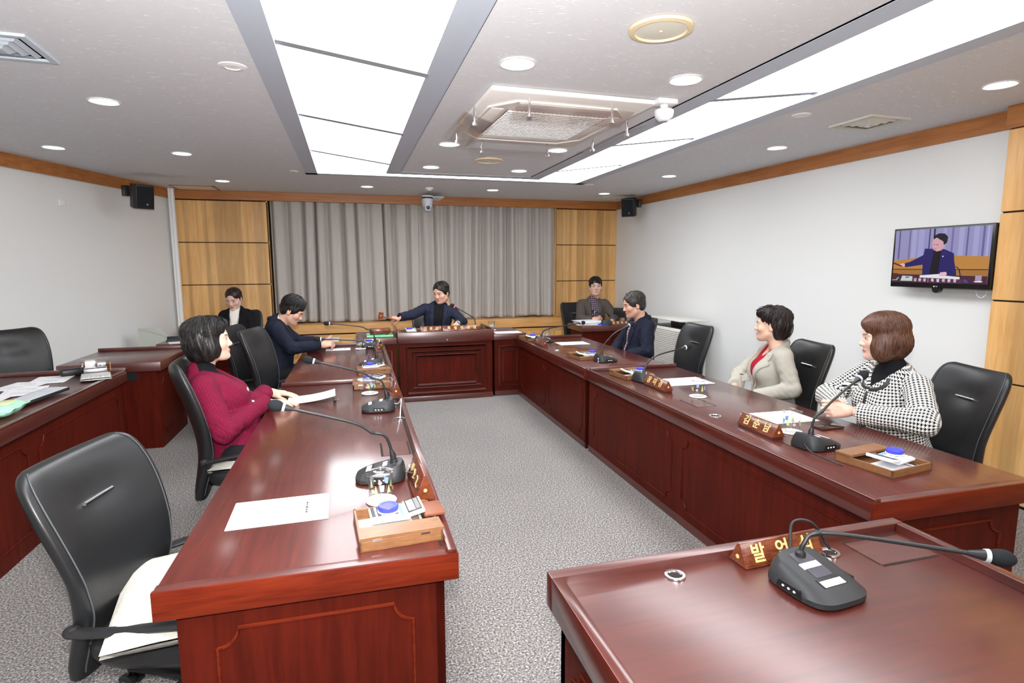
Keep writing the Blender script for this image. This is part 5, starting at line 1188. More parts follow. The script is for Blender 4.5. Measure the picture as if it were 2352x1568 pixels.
def clothmat(name, c1, c2=None, kind='plain', size=.012, rough=.85):
    if name in _M: return _M[name]
    m = fabric(name, c1, rough, 700, .3)
    if kind == 'plain': return m
    uv = N(m, 'ShaderNodeTexCoord').outputs['UV']; mp = N(m, 'ShaderNodeMapping'); mp.inputs['Scale'].default_value = (1/size, 1/size, 1); L(m, uv, mp.inputs['Vector'])
    sx = N(m, 'ShaderNodeSeparateXYZ'); L(m, mp.outputs['Vector'], sx.inputs[0]); fx, fy = (math_(m, 'FRACT', sx.outputs[i]) for i in (0, 1))
    if kind == 'hounds':
        a, b_ = math_(m, 'LESS_THAN', fx, .5), math_(m, 'LESS_THAN', fy, .5)
        d = math_(m, 'LESS_THAN', math_(m, 'FRACT', math_(m, 'MULTIPLY', math_(m, 'ADD', fx, fy), 2.0)), .5)
        both = math_(m, 'MULTIPLY', a, b_); x = math_(m, 'ABSOLUTE', math_(m, 'SUBTRACT', a, b_)); fac = math_(m, 'MAXIMUM', both, math_(m, 'MULTIPLY', x, d))
        L(m, mixc(m, fac, c1, c2), bsdf(m).inputs['Base Color'])
    elif kind == 'tweed':
        a, b_ = math_(m, 'LESS_THAN', fx, .32), math_(m, 'LESS_THAN', fy, .32); n = noise(m, mp.outputs['Vector'], 1.7, 2, .7)
        fac = math_(m, 'MULTIPLY', math_(m, 'MAXIMUM', a, b_), math_(m, 'ADD', .25, n))
        col = mixc(m, fac, c1, c2); fl = ramp(m, noise(m, mp.outputs['Vector'], 2.6, 1), [(.62, (0, 0, 0)), (.68, (1, 1, 1))])
        L(m, mixc(m, math_(m, 'MULTIPLY', fl, .5), col, srgb(176, 30, 70)), bsdf(m).inputs['Base Color'])
    elif kind == 'plaid':
        a, b_ = math_(m, 'LESS_THAN', fx, .5), math_(m, 'LESS_THAN', fy, .5); l1, l2 = math_(m, 'LESS_THAN', math_(m, 'ABSOLUTE', math_(m, 'SUBTRACT', fx, .25)), .05), math_(m, 'LESS_THAN', math_(m, 'ABSOLUTE', math_(m, 'SUBTRACT', fy, .25)), .05)
        col = mixc(m, math_(m, 'MULTIPLY', math_(m, 'ADD', a, b_), .5), c1, c2); L(m, mixc(m, math_(m, 'MULTIPLY', math_(m, 'MAXIMUM', l1, l2), .8), col, srgb(214, 206, 210)), bsdf(m).inputs['Base Color'])
    return m
def folds(amp, seed, f0=70):
    r = np.random.default_rng(seed); ks = [(unit(r.normal(size=3))*f0*r.uniform(.6, 1.5), r.uniform(0, 6.28)) for _ in range(5)]
    return lambda P: amp*sum(np.sin(P@k_+p_) for k_, p_ in ks)/2.2
M_HAIRS = {}
def hairmat(name, c1, c2):
    m = mat(name, c1, .42, spec=.4); v = coords(m, (1, 1, .12)); L(m, ramp(m, noise(m, v, 170, 2), [(.35, c1), (.65, c2)]), bsdf(m).inputs['Base Color']); return m

def person(label, loc, ph, **k):
    """builds one seated person; every point in world space"""
    g = k.get; root = thing('person', label, 'person', loc); org = V3(*loc); parts = {}
    ms, pv = V3(*g('shoulders')), V3(*g('pelvis')); up = unit(ms-pv); T = frame(ph, up, 0, g('troll', 0)); tl = np.linalg.norm(ms-pv)/.46
    hw = g('hw', .165); dp = g('depth', 1.); wd = g('width', 1.); fem = g('fem', 0)
    arms = {}
    for s, nm in ((1, 'R'), (-1, 'L')):
        S = ms+T@V3(s*hw, g('shf', 0.0), -.045); arms[s] = (S, V3(*k['el'+nm]), V3(*k['wr'+nm]))
    def torso(e, kk=.06):
        pr = [ell((0, .012, -.15*tl), (.152*wd, .118*dp, .165*tl), k=0), cap((-hw+.02, -.005, -.038), (hw-.02, -.005, -.038), .056, k=kk), cap((-.03, -.012, -.02), (.03, -.012, -.02), .055, k=.05), cap((0, -.014, -.02), (0, -.006, .045), .058, .050, k=.05),
              ell((0, .018*g('belly', 1.), -.33*tl), (.150*wd, .122*dp*g('belly', 1.), .16*tl), k=kk), ell((0, .0, -.47*tl), (.168*wd, .135*dp, .12*tl), k=kk)]
        if fem: pr += [ell((s*.072, .098*dp, -.175*tl), (.066, .058, .066), k=.05) for s in (-1, 1)]
        for p in pr:
            f = p['f']; p['f'] = (lambda P, f=f: f(P)-e); p['lo'] = p['lo']-e; p['hi'] = p['hi']+e
        return xf(pr, T, ms)
    ua, fa = g('arm', (.052, .046, .036))[0:2], g('arm', (.052, .046, .036))[1:3]
    def sleeves(e, cut=1.0, kk=.016):
        pr = []
        for s in (1, -1):
            S, E_, W_ = arms[s]; W2 = E_+(W_-E_)*cut
            pr += [cap(S, E_, ua[0]+e, ua[1]+e, k=kk), cap(E_, W2, fa[0]+e, fa[1]+e, k=.014)]
        return pr
    loc_ = lambda P: (P-ms)@T
    # ---- body: head, neck, hands, limbs
    Hc = V3(*g('head')); Hh = frame(g('hphi'), (0, 0, 1), g('hpitch', 0), g('hroll', 0)); hs = g('hs', 1.0)
    hp = head_prims(fem, g('jaw', 1.), g('hwide', 1.), g('nose', 1.))
    hv, hf = sdf_mesh(hp, .0027, .01)
    skin = g('skin', hexrgb(226, 182, 158))*.86; hcx = head_colour(hv, skin, g('lips', hexrgb(184, 104, 98)), g('brow', hexrgb(44, 32, 28)), fem, 1, g('eye', 1.), age=g('age', 0))
    V = [hv*hs@Hh.T+Hc]; Fc = [hf]; Cc = [hcx]; n0 = len(hv)
    nb = Hc+Hh@V3(0, -.040, -.13)*hs
    low = [cap(nb, ms+T@V3(0, -.01, -.02), .05, .058, k=.03)]+torso(-.022)
    low += [cap(arms[s][0], arms[s][1], ua[0]-.014, ua[1]-.014, k=.03) for s in (1, -1)]+[cap(arms[s][1], arms[s][2], fa[0]-.012, .024, k=.02) for s in (1, -1)]
    kn = [V3(*p) for p in k['knees']]; ft = [V3(*p) for p in k['feet']]; hips = [pv+T@V3(s*.085, 0, -.03) for s in (1, -1)]
    for i in range(2): low += [cap(hips[i], kn[i], .07, .05, k=.04), cap(kn[i], ft[i]+V3(0, 0, .07), .05, .034, k=.02), cap(ft[i]+V3(0, 0, .05), ft[i]+V3(math.cos(R(ph))*.12, math.sin(R(ph))*.12, .03), .032, .028, k=.02)]
    v, f = sdf_mesh(low, .011, .02); V.append(v); Fc.append(f+n0); Cc.append(np.tile(skin, (len(v), 1))); n0 += len(v)
    for s, nm in ((1, 'R'), (-1, 'L')):
        hd = g('hand'+nm)
        if hd is None: continue
        pr = hand_prims(V3(*hd['w']), hd['f'], hd['n'], s, hd.get('curl'), hd.get('spread', 1.), hd.get('thumb', (40, 20, 20)), hd.get('s', 1.))
        v, f = sdf_mesh(pr, .0031, .01); V.append(v); Fc.append(f+n0); Cc.append(np.tile(skin*np.array([1.0, .95, .93]), (len(v), 1))); n0 += len(v)
    np_obj('body', np.concatenate(V), np.concatenate(Fc), M_SKIN, root, org, np.concatenate(Cc))
    # ---- trousers and shoes
    tr = []
    for i in range(2): tr += [cap(hips[i], kn[i], .088, .068, k=.05), cap(kn[i], ft[i]+V3(0, 0, .09), .066, .052, k=.03)]
    tr += [cap(hips[0], hips[1], .105, k=.05)]
    v, f = sdf_mesh(tr, .012); np_obj('trousers', v, f, clothmat(*g('trousers', ('black_trousers', srgb(26, 26, 30)))), root, org)
    fwd = V3(math.cos(R(ph)), math.sin(R(ph)), 0)
    for i in range(2):
        v, f = sdf_mesh([cap(ft[i]+V3(0, 0, .05), ft[i]+fwd*.14+V3(0, 0, .038), .042, .036, k=.02), cap(ft[i]+V3(0, 0, .06), ft[i]+V3(0, 0, .1), .042, k=.02)], .009)
        v[:, 2] = np.maximum(v[:, 2], .002); np_obj('shoe', v, f, M_LEATH, root, org)
    # ---- shirt / knit under the jacket
    if g('inner'):
        pr = torso(-.004)
        if g('turtle'): pr += [cap(nb+Hh@V3(0, 0, .012), ms+T@V3(0, .0, .0), g('turtle'), g('turtle')+.006, k=.02)]
        if g('lowneck'):  pr += [dict(cap(nb+T@V3(0, .03, .06), ms+T@V3(0, .07, g('lowneck')), .052, .045, k=.01, op='s'))]
        fo = folds(.0022, 5, 60)
        v, f = sdf_mesh(pr, .0065, post=lambda P, d: d+fo(P)); q = loc_(v); uv = np.stack([q[:, 0], q[:, 2]], 1)[f.ravel()]
        np_obj(g('innername', 'shirt'), v, f, clothmat(*g('inner')), root, org, uvf=uv)
    # ---- jacket
    op = np.array(g('open', [(-.6, 0), (.2, .0)])); op = op[op[:, 0].argsort()]; xo = g('xo', 0.)
    lap = np.array(g('lapel', [(-.6, 0), (.2, 0)])); lap = lap[lap[:, 0].argsort()]
    pr = torso(.008)+sleeves(.008)
    for s in (1, -1):   # flat cuffs
        S, E_, W_ = arms[s]; d = unit(W_-E_)
        pr.append(dict(f=(lambda P, W_=W_, d=d: np.maximum(-((P-W_)@d), np.sqrt(((P-W_)**2).sum(-1))-.085)), lo=W_-.08, hi=W_+.08, k=.006, op='s'))
    if g('collar'):
        ct = [ms+T@V3(g('collar')*math.sin(R(a)), -.012-.062*math.cos(R(a)), .045-.035*(1-math.cos(R(a)))*.5) for a in (-115, -80, -45, -15, 15, 45, 80, 115)]
        pr += [cap(ct[i], ct[i+1], .016, k=.018) for i in range(7)]
    fo = folds(g('fold', .003), g('seed', 1), 62); fo2 = folds(.002, g('seed', 1)+9, 130)
    el = [arms[s][1] for s in (1, -1)]
    def post(P, d):
        near = sum(np.exp(-((P-e)**2).sum(-1)/.012) for e in el); d = d+fo(P)+fo2(P)*(.35+near)
        q = loc_(P); w_ = np.interp(q[:, 2], op[:, 0], op[:, 1]); l_ = np.interp(q[:, 2], lap[:, 0], lap[:, 1]); ax_ = np.abs(q[:, 0]-xo)
        c = np.where(w_ > 1e-4, (ax_-w_), .05); c = np.maximum(c, -(q[:, 1]-.0)); d = smax(d, -c, .004)
        if g('neckhole'): d = smax(d, -(np.linalg.norm((P-(ms+T@V3(0, .012, .03)))@T*np.array([1, 1, .55]), axis=1)-g('neckhole')), .008)
        return d
    h = g('res', .0065); v, f = sdf_mesh(pr, h, post=post)
    # texture coordinates: torso by (across, up), sleeves by (around, along)
    uv = None
    if len(g('jacket')) > 3:
        fc = v[f].mean(1); best = np.full(len(f), 1e9); lab = np.zeros(len(f), int); q = loc_(fc)
        dt = np.maximum(np.abs(q[:, 0])-.15*wd, 0); best = dt
        segs = [(arms[s][0], arms[s][1]) for s in (1, -1)]+[(arms[s][1], arms[s][2]) for s in (1, -1)]
        uvv = np.zeros((4, len(f), 4, 2)); 
        ql = loc_(v[f]); an = np.arctan2(ql[..., 0], ql[..., 1]); anc = np.arctan2(q[:, 0], q[:, 1]); an = anc[:, None]+((an-anc[:, None]+PI) % (2*PI)-PI)
        UV = np.stack([an*.15, ql[..., 2]], -1)
        for i, (a, b_) in enumerate(segs):
            d = b_-a; Ln = np.linalg.norm(d); d = d/Ln; t = np.clip((fc-a)@d, 0, Ln); dist = np.linalg.norm(fc-a-t[:, None]*d, axis=1)
            x1 = unit(np.cross(d, V3(.3, .4, .86))); y1 = np.cross(d, x1); rel = v[f]-a; tt = rel@d; aa = np.arctan2(rel@y1, rel@x1); rc = fc-a; ac = np.arctan2(rc@y1, rc@x1)
            aa = ac[:, None]+((aa-ac[:, None]+PI) % (2*PI)-PI); m = dist < (ua[0]+.022 if i < 2 else fa[0]+.022)
            m = m & (np.abs(q[:, 0]) > hw-.03) if i < 2 else m
            UV[m] = np.stack([aa*.052, tt], -1)[m]
        uv = UV.reshape(-1, 2)
    jk = np_obj(g('jname', 'jacket'), v, f, clothmat(*g('jacket')), root, org, uvf=uv)
    # ---- lapels: folded cloth lying on the jacket front
    if (lap[:, 1] > .012).any():
        bpy.context.view_layer.update()
        for s in (-1, 1):
            zz = np.linspace(g('lapz', -.30), -.015, 26); pts = []; nn = 7
            for z in zz:
                w_ = np.interp(z, op[:, 0], op[:, 1])+.004; l_ = np.interp(z, lap[:, 0], lap[:, 1]); row = []
                for j in range(nn):
                    x = xo+s*(w_+l_*j/(nn-1)); ob = ms+T@V3(x, .23, z); ok, hp_, nr, _i = jk.ray_cast(Vector(ob-org), Vector(-T[:, 1]))
                    row.append((np.array(hp_)+np.array(nr)*(.0045+.002*math.sin(PI*j/(nn-1)))) if ok and abs((np.array(hp_)+org-ob)@T[:, 1]) < .24 else (row[-1] if row else ms+T@V3(x, .12, z)-org))
                pts.append(row)
            q = MB(); q.add([tuple(p) for r_ in pts for p in r_], [(i*nn+j, i*nn+j+1, (i+1)*nn+j+1, (i+1)*nn+j) for i in range(25) for j in range(nn-1)], jk.data.materials[0])
            lo_b = q.out('lapel', jk, smooth=60); sm_ = lo_b.modifiers.new('t', 'SOLIDIFY'); sm_.thickness = .006; sm_.offset = -.2
    # ---- shirt cuffs
    if g('cuff'):
        for s in (1, -1):
            S, E_, W_ = arms[s]; d = unit(W_-E_); vv, ff = sdf_mesh([cap(W_-d*.03, W_+d*.012, .030, .029, k=.01)], .005); np_obj('cuff', vv, ff, clothmat(*g('cuff')), root, org)
    # ---- hair
    hr = g('hair'); hm = hairmat(*hr['mat'])
    adds, cuts = hr['add'], hr['cut']; rr = np.random.default_rng(hr.get('seed', 3)); hfo = folds(hr.get('rough', .002), hr.get('seed', 3), 150)
    hpr = [ell(*a[:2], k=a[2]) if len(a) == 3 else ell(a[0], a[1], a[3], k=a[2]) for a in adds]+[ell(c_[0], c_[1], k=c_[2], op='s') for c_ in cuts]
    v, f = sdf_mesh(hpr, .0042, .015, post=lambda P, d: d+hfo(P*np.array([1, 1, .25]))); VV = [v]; FF = [f]; n1 = len(v)
    o = V3(0, -.01, .02); nl = hr.get('locks', 200); ms_ = hr.get('messy', 1); adp = [p for p in hpr if p['op'] == 'u']
    az = rr.uniform(-PI, PI, nl); ca = np.cos(az); fr, sd_, bk = hr.get('front', 70), hr.get('side', hr.get('back', 120)), hr.get('back', 120)
    e = np.where(ca > 0, sd_+(fr-sd_)*ca**1.5, sd_+(bk-sd_)*np.abs(ca)**1.5); e1 = np.radians(e*rr.uniform(hr.get('layer', .7), 1.04, nl)); e0 = np.minimum(np.radians(rr.uniform(2, 70, nl)), e1*.5)
    sw = rr.uniform(-.22, .22, nl)*ms_; of = np.where(rr.uniform(size=nl) < .12, rr.uniform(.004, .012, nl), rr.uniform(-.003, .004, nl))*ms_; ts = np.linspace(0, 1, 10)
    th = e0[:, None]+(e1-e0)[:, None]*ts; a2 = az[:, None]+sw[:, None]*ts+hr.get('sweep', 0)*ts*np.cos(az[:, None]*.5)
    dr = np.stack([np.sin(th)*np.sin(a2), np.sin(th)*np.cos(a2), np.cos(th)], -1); lo_, hi_ = np.zeros(th.shape), np.full(th.shape, .22)
    for _ in range(14):
        mid = (lo_+hi_)/2; P_ = o+dr*mid[..., None]; dd = np.min([p['f'](P_) for p in adp], 0); lo_ = np.where(dd < 0, mid, lo_); hi_ = np.where(dd < 0, hi_, mid)
    rad = lo_-.0012+of[:, None]*ts+.0022*np.sin(ts*PI)*ms_+rr.normal(size=th.shape)*.0009*ms_; PT = o+dr*rad[..., None]; q = MB()
    for i in range(nl):
        r0 = rr.uniform(.0018, .0040)*hr.get('thick', 1.); q.tube(list(PT[i]), [r0*.4, r0, r0, r0, r0, r0, r0*.9, r0*.75, r0*.5, r0*.1], hm, 5)
    VV.append(np.array(q.v)); FF.append([[a_+n1 for a_ in ff] for ff in q.f])
    allf = [x for F_ in FF for x in (F_.tolist() if hasattr(F_, 'tolist') else F_)]
    np_obj('hair', np.concatenate(VV)*hs@Hh.T+Hc, allf, hm, root, org)
    return dict(root=root, T=T, ms=ms, H=Hh, Hc=Hc, org=org, hs=hs, arms=arms, tp=lambda x, y, z: ms+T@V3(x, y, z), hpt=lambda x, y, z: Hc+Hh@(V3(x, y, z)*hs))
def attach(P, name, mb, label=None):
    o = mb.out(name, P['root']); o.matrix_parent_inverse = Matrix.Translation(-Vector(P['org'])); 
    if label: o['label'] = label
    return o
def surf(P, x, z, y0=.25):
    """front point of the jacket at torso-local (x, z)"""
    dg = bpy.context.evaluated_depsgraph_get()
    return None
# ------------------------------------------------------------------ the people
BLK = ('hair_black', srgb(14, 12, 12), srgb(34, 30, 29))
def short_hair(seed, front=52, back=108, messy=1., sweep=.3, locks=170, vol=0., hl=0., side=70):
    return dict(mat=BLK, seed=seed, front=front, back=back, side=side, messy=messy, sweep=sweep, locks=locks, rough=.002,
        add=[((0, -.016, .055+vol*.5), (.083, .101, .081+vol), 0), ((0, .026, .048), (.0685, .066, .066), .015), ((0, -.045, .0), (.077, .066, .075), .02), ((.046, .004, .030), (.0365, .054, .054), .016), ((-.046, .004, .030), (.0365, .054, .054), .016)],
        cut=[((0, .106, -.03), (.069, .062, .100+hl), .008), ((0, .03, -.10), (.10, .10, .072), .008), ((.087, .0, -.02), (.018, .026, .036), .006), ((-.087, .0, -.02), (.018, .026, .036), .006)])
NAVY = ('navy_suit', srgb(34, 38, 54)); NAVY2 = ('dark_navy_blazer', srgb(26, 29, 44)); KNITB = ('black_knit', srgb(18, 18, 22))
FLAT = [(8, 12, 8), (6, 10, 8), (7, 12, 8), (9, 14, 10)]; REST = [(25, 30, 20), (28, 34, 22), (30, 36, 24), (32, 38, 26)]; FIST = [(70, 85, 50), (74, 88, 52), (76, 90, 52), (78, 90, 50)]
lap_blazer = [(-.6, 0), (-.34, .006), (-.28, .02), (-.105, .062), (-.085, .056), (-.078, .034), (-.06, .046), (-.02, .048), (.05, .03), (.2, .0)]
# 1 woman in crimson tweed
P1 = person('person, woman in crimson tweed jacket over black turtleneck, hands on a sheet', (-.62, 3.5, 0), 5, fem=1,
    shoulders=(-.80, 3.51, .90), pelvis=(-.66, 3.50, .50), hw=.172, width=1.06, depth=1.12, belly=1.1, arm=(.058, .052, .045),
    elR=(-.665, 3.255, .645), wrR=(-.515, 3.60, .715), elL=(-.60, 3.77, .67), wrL=(-.535, 3.90, .715),
    handR=dict(w=(-.50, 3.62, .705), f=(1, .28, -.09), n=(0, 0, 1), curl=FLAT, thumb=(38, 15, 10), s=.98), handL=dict(w=(-.51, 3.915, .705), f=(1, -.14, -.10), n=(0, 0, 1), curl=FLAT, thumb=(30, 15, 10), s=.98),
    knees=[(-.22, 3.40, .45), (-.22, 3.60, .45)], feet=[(-.20, 3.40, 0), (-.20, 3.60, 0)],
    head=(-.765, 3.53, 1.093), hphi=10, hpitch=-4, hs=1.02, skin=hexrgb(232, 190, 170), lips=hexrgb(196, 112, 112), jaw=1.08, eye=.8, age=.6,
    inner=KNITB, innername='turtleneck', turtle=.056, open=[(-.6, .0), (-.30, .0), (-.13, .004), (-.05, .05), (.02, .075), (.2, .09)], collar=.0, jacket=('crimson_tweed', srgb(116, 17, 50), srgb(80, 13, 38), 'tweed', .0105), res=.0058, fold=.0028, seed=4,
    hair=dict(mat=BLK, seed=5, front=68, side=132, back=142, messy=1.3, sweep=.35, locks=620, rough=.003, layer=.45, thick=.75,
        add=[((0, -.018, .060), (.094, .112, .086), 0), ((0, -.045, -.005), (.098, .085, .095), .03), ((0, -.055, -.06), (.078, .062, .06), .03), ((.062, .0, -.03), (.035, .055, .075), .02), ((-.062, .0, -.03), (.035, .055, .075), .02), ((0, .055, .088), (.066, .045, .035), .02)],
        cut=[((0, .115, -.03), (.072, .068, .105), .012), ((0, .05, -.125), (.09, .09, .06), .01)]))
M_BTN = mat('silver_button', srgb(206, 206, 208), .25, .8)
def on_front(P, x, z, d=.0, y0=.205):
    """front surface of a torso at local x, z found by casting a ray onto the built meshes"""
    o = P['tp'](x, y0, z); dr = -P['T'][:, 1]; best = None
    for ch in P['root'].children:
        if ch.name.split('.')[0] in ('jacket', 'shirt', 'turtleneck', 'blouse', 'blazer', 'cardigan', 'coat', 'top'):
            ok, lo_, nr, ix = ch.ray_cast(Vector(o-P['org']), Vector(dr))
            if ok:
                w_ = np.array(lo_)+P['org']; t_ = (w_-o)@dr
                if best is None or t_ < best[0]: best = (t_, w_, np.array(nr))
    if best is None: return P['tp'](x, .13, z), P['T'][:, 1]
    return best[1]+best[2]*d, best[2]
def button(P, x, z, r, m, name='button', th=.004):
    p, n = on_front(P, x, z); q = MB(); Tq = Matrix.Translation(p) @ Vector(n).to_track_quat('Z', 'Y').to_matrix().to_4x4(); q.lathe([(0, -.002), (r, -.002), (r, th*.5), (r*.7, th), (r*.3, th*.6), (0, th*.8)], m, 16, Tq); return attach(P, name, q)
for x, z in ((-.028, -.155), (.045, -.155), (-.028, -.225), (.045, -.225), (-.028, -.30)): button(P1, x, z, .0095, M_BTN)
# 2 bowed man in navy blazer
P2 = person('person, young man in navy blazer bowed over his hands at the left desk', (-.72, 5.95, 0), 2,
    shoulders=(-.685, 5.985, .955), pelvis=(-.74, 5.95, .50), hw=.178, width=1.1, depth=1.25, troll=0, arm=(.06, .054, .042),
    elR=(-.555, 5.78, .735), wrR=(-.305, 5.93, .738), elL=(-.52, 6.24, .74), wrL=(-.30, 6.20, .738),
    handR=dict(w=(-.285, 5.945, .735), f=(.95, .45, .10), n=(-.1, -.75, .6), curl=[(20, 20, 10), (30, 35, 20), (36, 40, 22), (40, 42, 22)], thumb=(20, -30, 5)), handL=dict(w=(-.28, 6.18, .735), f=(.95, -.45, .12), n=(.0, .75, .65), curl=REST, thumb=(25, -20, 5)),
    knees=[(-.26, 5.86, .46), (-.26, 6.06, .46)], feet=[(-.24, 5.86, 0), (-.24, 6.06, 0)],
    head=(-.548, 5.985, 1.072), hphi=-6, hpitch=30, hs=1.06, skin=hexrgb(226, 178, 156), lips=hexrgb(196, 118, 108), eye=.55,
    inner=('white_shirt', srgb(226, 228, 232)), open=[(-.6, .05), (-.3, .035), (-.1, .045), (0, .06), (.2, .075)], lapel=lap_blazer, collar=.068, jacket=NAVY2, jname='blazer', res=.006, fold=.003, seed=11,
    hair=dict(short_hair(6, 66, 118, messy=2.0, sweep=.4, locks=340, vol=.018, hl=-.012, side=78)))
button(P2, .09, -.13, .006, mat('gold_pin', srgb(214, 190, 110), .35, .6), 'lapel_pin')
# 3 chairman with gavel
P3 = person('person, man in dark blue suit over black knit reaching out with a wooden gavel', (1.08, 7.2, 0), -97,
    shoulders=(1.075, 7.16, 1.005), pelvis=(1.08, 7.2, .52), hw=.175, width=1.1, depth=1.05, troll=-6, arm=(.058, .05, .042),
    elR=(.735, 7.02, .925), wrR=(.565, 6.93, .905), elL=(1.335, 6.98, .825), wrL=(1.24, 6.77, .825),
    handR=dict(w=(.565, 6.925, .902), f=(-.93, -.25, -.12), n=(.1, -.45, .85), curl=FIST, thumb=(20, 45, 20)), handL=dict(w=(1.225, 6.755, .822), f=(-.6, -.75, -.42), n=(0, -.1, 1), curl=REST, thumb=(38, 20, 12)),
    knees=[(.98, 6.75, .46), (1.18, 6.75, .46)], feet=[(.98, 6.8, 0), (1.18, 6.8, 0)],
    head=(1.105, 7.15, 1.172), hphi=-132, hpitch=14, hs=1.1, skin=hexrgb(220, 172, 150), lips=hexrgb(170, 100, 92), hwide=1.04, jaw=1.12, eye=.6,
    inner=KNITB, innername='turtleneck', turtle=.062, open=[(-.6, .055), (-.3, .05), (-.1, .055), (0, .06), (.2, .075)], lapel=lap_blazer, collar=.07, jacket=NAVY, jname='blazer', res=.007, fold=.003, seed=21,
    cuff=KNITB, hair=short_hair(8, 44, 112, messy=.6, sweep=.2, hl=.014))
button(P3, .10, -.13, .008, M_STICK, 'lapel_pin')
# 4 woman in houndstooth
P4 = person('person, woman with brown bob in black and white houndstooth jacket, hands clasped', (2.9, 2.42, 0), 168, fem=1,
    shoulders=(2.845, 2.405, .932), pelvis=(2.93, 2.42, .48), hw=.178, width=1.12, depth=1.15, belly=1.1, arm=(.060, .056, .042),
    elR=(2.675, 2.66, .748), wrR=(2.58, 2.49, .742), elL=(2.70, 2.085, .735), wrL=(2.555, 2.345, .733),
    handR=dict(w=(2.548, 2.472, .748), f=(-.95, -.20, .04), n=(-.20, .94, .25), curl=[(58, 72, 28), (60, 72, 26), (62, 70, 26), (62, 70, 26)], spread=.5, thumb=(34, 14, 10)), handL=dict(w=(2.532, 2.382, .737), f=(-.95, .22, .04), n=(-.22, -.94, .25), curl=[(58, 72, 28), (60, 72, 26), (62, 70, 26), (62, 70, 26)], spread=.5, thumb=(30, 20, 14)),
    knees=[(2.45, 2.53, .45), (2.45, 2.33, .45)], feet=[(2.48, 2.53, 0), (2.48, 2.33, 0)],
    head=(2.80, 2.44, 1.108), hphi=146, hpitch=4, hs=1.04, skin=hexrgb(234, 196, 178), lips=hexrgb(200, 92, 96), eye=.8, age=.5, brow=hexrgb(90, 66, 54),
    inner=KNITB, innername='turtleneck', turtle=.054, open=[(-.6, .0), (-.08, .0), (-.05, .02), (-.01, .06), (.2, .085)], neckhole=.083, collar=0, jacket=('houndstooth', srgb(236, 234, 228), srgb(20, 20, 22), 'hounds', .0155), res=.0058, fold=.0022, seed=31,
    hair=dict(mat=('hair_brown', srgb(52, 30, 22), srgb(96, 60, 42)), seed=9, front=58, side=136, back=138, messy=.5, sweep=.12, locks=520, rough=.0012, layer=.75, thick=.8,
        add=[((0, -.014, .062), (.096, .112, .086), 0), ((0, -.035, -.02), (.108, .100, .10), .03), ((.066, .018, -.045), (.038, .058, .072), .02), ((-.066, .018, -.045), (.038, .058, .072), .02), ((0, .062, .072), (.062, .04, .04), .02)],
        cut=[((.012, .122, -.03), (.062, .074, .118), .012), ((0, .03, -.165), (.14, .14, .05), .012)]))
q = MB()
for zz, w_ in ((0, 1),):
    pts = []
    for z in np.linspace(-.075, -.40, 16):
        p, n = on_front(P4, 0, z, .001); pts.append(p)
    q.tube(pts, [(.0035, .011)]*len(pts), M_BLKM, 8)
attach(P4, 'front_trim', q, 'black front trim')
q = MB(); pts = []
for a in np.linspace(-115, 115, 23):
    x = .085*math.sin(R(a)); z = .02-.095*(.5+.5*math.cos(R(a))); p, n = on_front(P4, x, z, .002); pts.append(p)
q.tube(pts, [(.0045, .010)]*len(pts), M_BLKM, 8); attach(P4, 'neck_trim', q, 'black neckline trim')
# 5 woman in grey blazer
P5 = person('person, woman with short dark hair in pale grey blazer over red blouse', (3.0, 3.46, 0), 158, fem=1,
    shoulders=(2.985, 3.465, .905), pelvis=(3.0, 3.47, .47), hw=.158, width=1.02, depth=1.08, arm=(.056, .05, .042),
    elR=(2.86, 3.70, .67), wrR=(2.72, 3.58, .59), elL=(2.93, 3.215, .655), wrL=(2.74, 3.36, .585),
    handR=dict(w=(2.70, 3.565, .585), f=(-.6, -.5, -.1), n=(0, 0, 1), curl=REST), handL=dict(w=(2.72, 3.375, .58), f=(-.6, .5, -.1), n=(0, 0, 1), curl=REST),
    knees=[(2.55, 3.56, .45), (2.55, 3.38, .45)], feet=[(2.55, 3.56, 0), (2.55, 3.38, 0)],
    head=(2.93, 3.46, 1.073), hphi=133, hpitch=0, hs=1.03, skin=hexrgb(228, 186, 164), lips=hexrgb(196, 80, 84), eye=.8, age=.4,
    inner=('red_blouse', srgb(150, 22, 40)), innername='blouse', lowneck=-.02, open=[(-.6, .02), (-.36, .015), (-.28, .03), (-.08, .075), (0, .085), (.2, .09)], lapel=lap_blazer, collar=.07, jacket=('grey_blazer', srgb(166, 162, 152)), jname='blazer', res=.006, fold=.0026, seed=41,
    hair=dict(mat=('hair_dark', srgb(18, 13, 13), srgb(44, 32, 30)), seed=10, front=62, side=92, back=140, messy=1.6, sweep=.4, locks=420, rough=.003, layer=.5,
        add=[((0, -.018, .060), (.088, .108, .084), 0), ((0, -.055, .0), (.088, .075, .085), .03), ((0, -.06, -.055), (.066, .05, .05), .03), ((0, .058, .085), (.060, .042, .034), .02)],
        cut=[((0, .115, -.035), (.090, .085, .100), .012), ((0, .05, -.125), (.09, .09, .06), .01), ((.085, .02, -.03), (.024, .034, .045), .01), ((-.085, .02, -.03), (.024, .034, .045), .01)]))
button(P5, -.10, -.13, .008, mat('gold_pin'), 'lapel_pin'); button(P5, .10, -.13, .008, mat('gold_pin'), 'lapel_pin')
for s in (-1, 1): attach(P5, 'earring', MB().ell(P5['hpt'](s*.083, -.004, -.036), (.004,)*3, M_BTN, n=8))
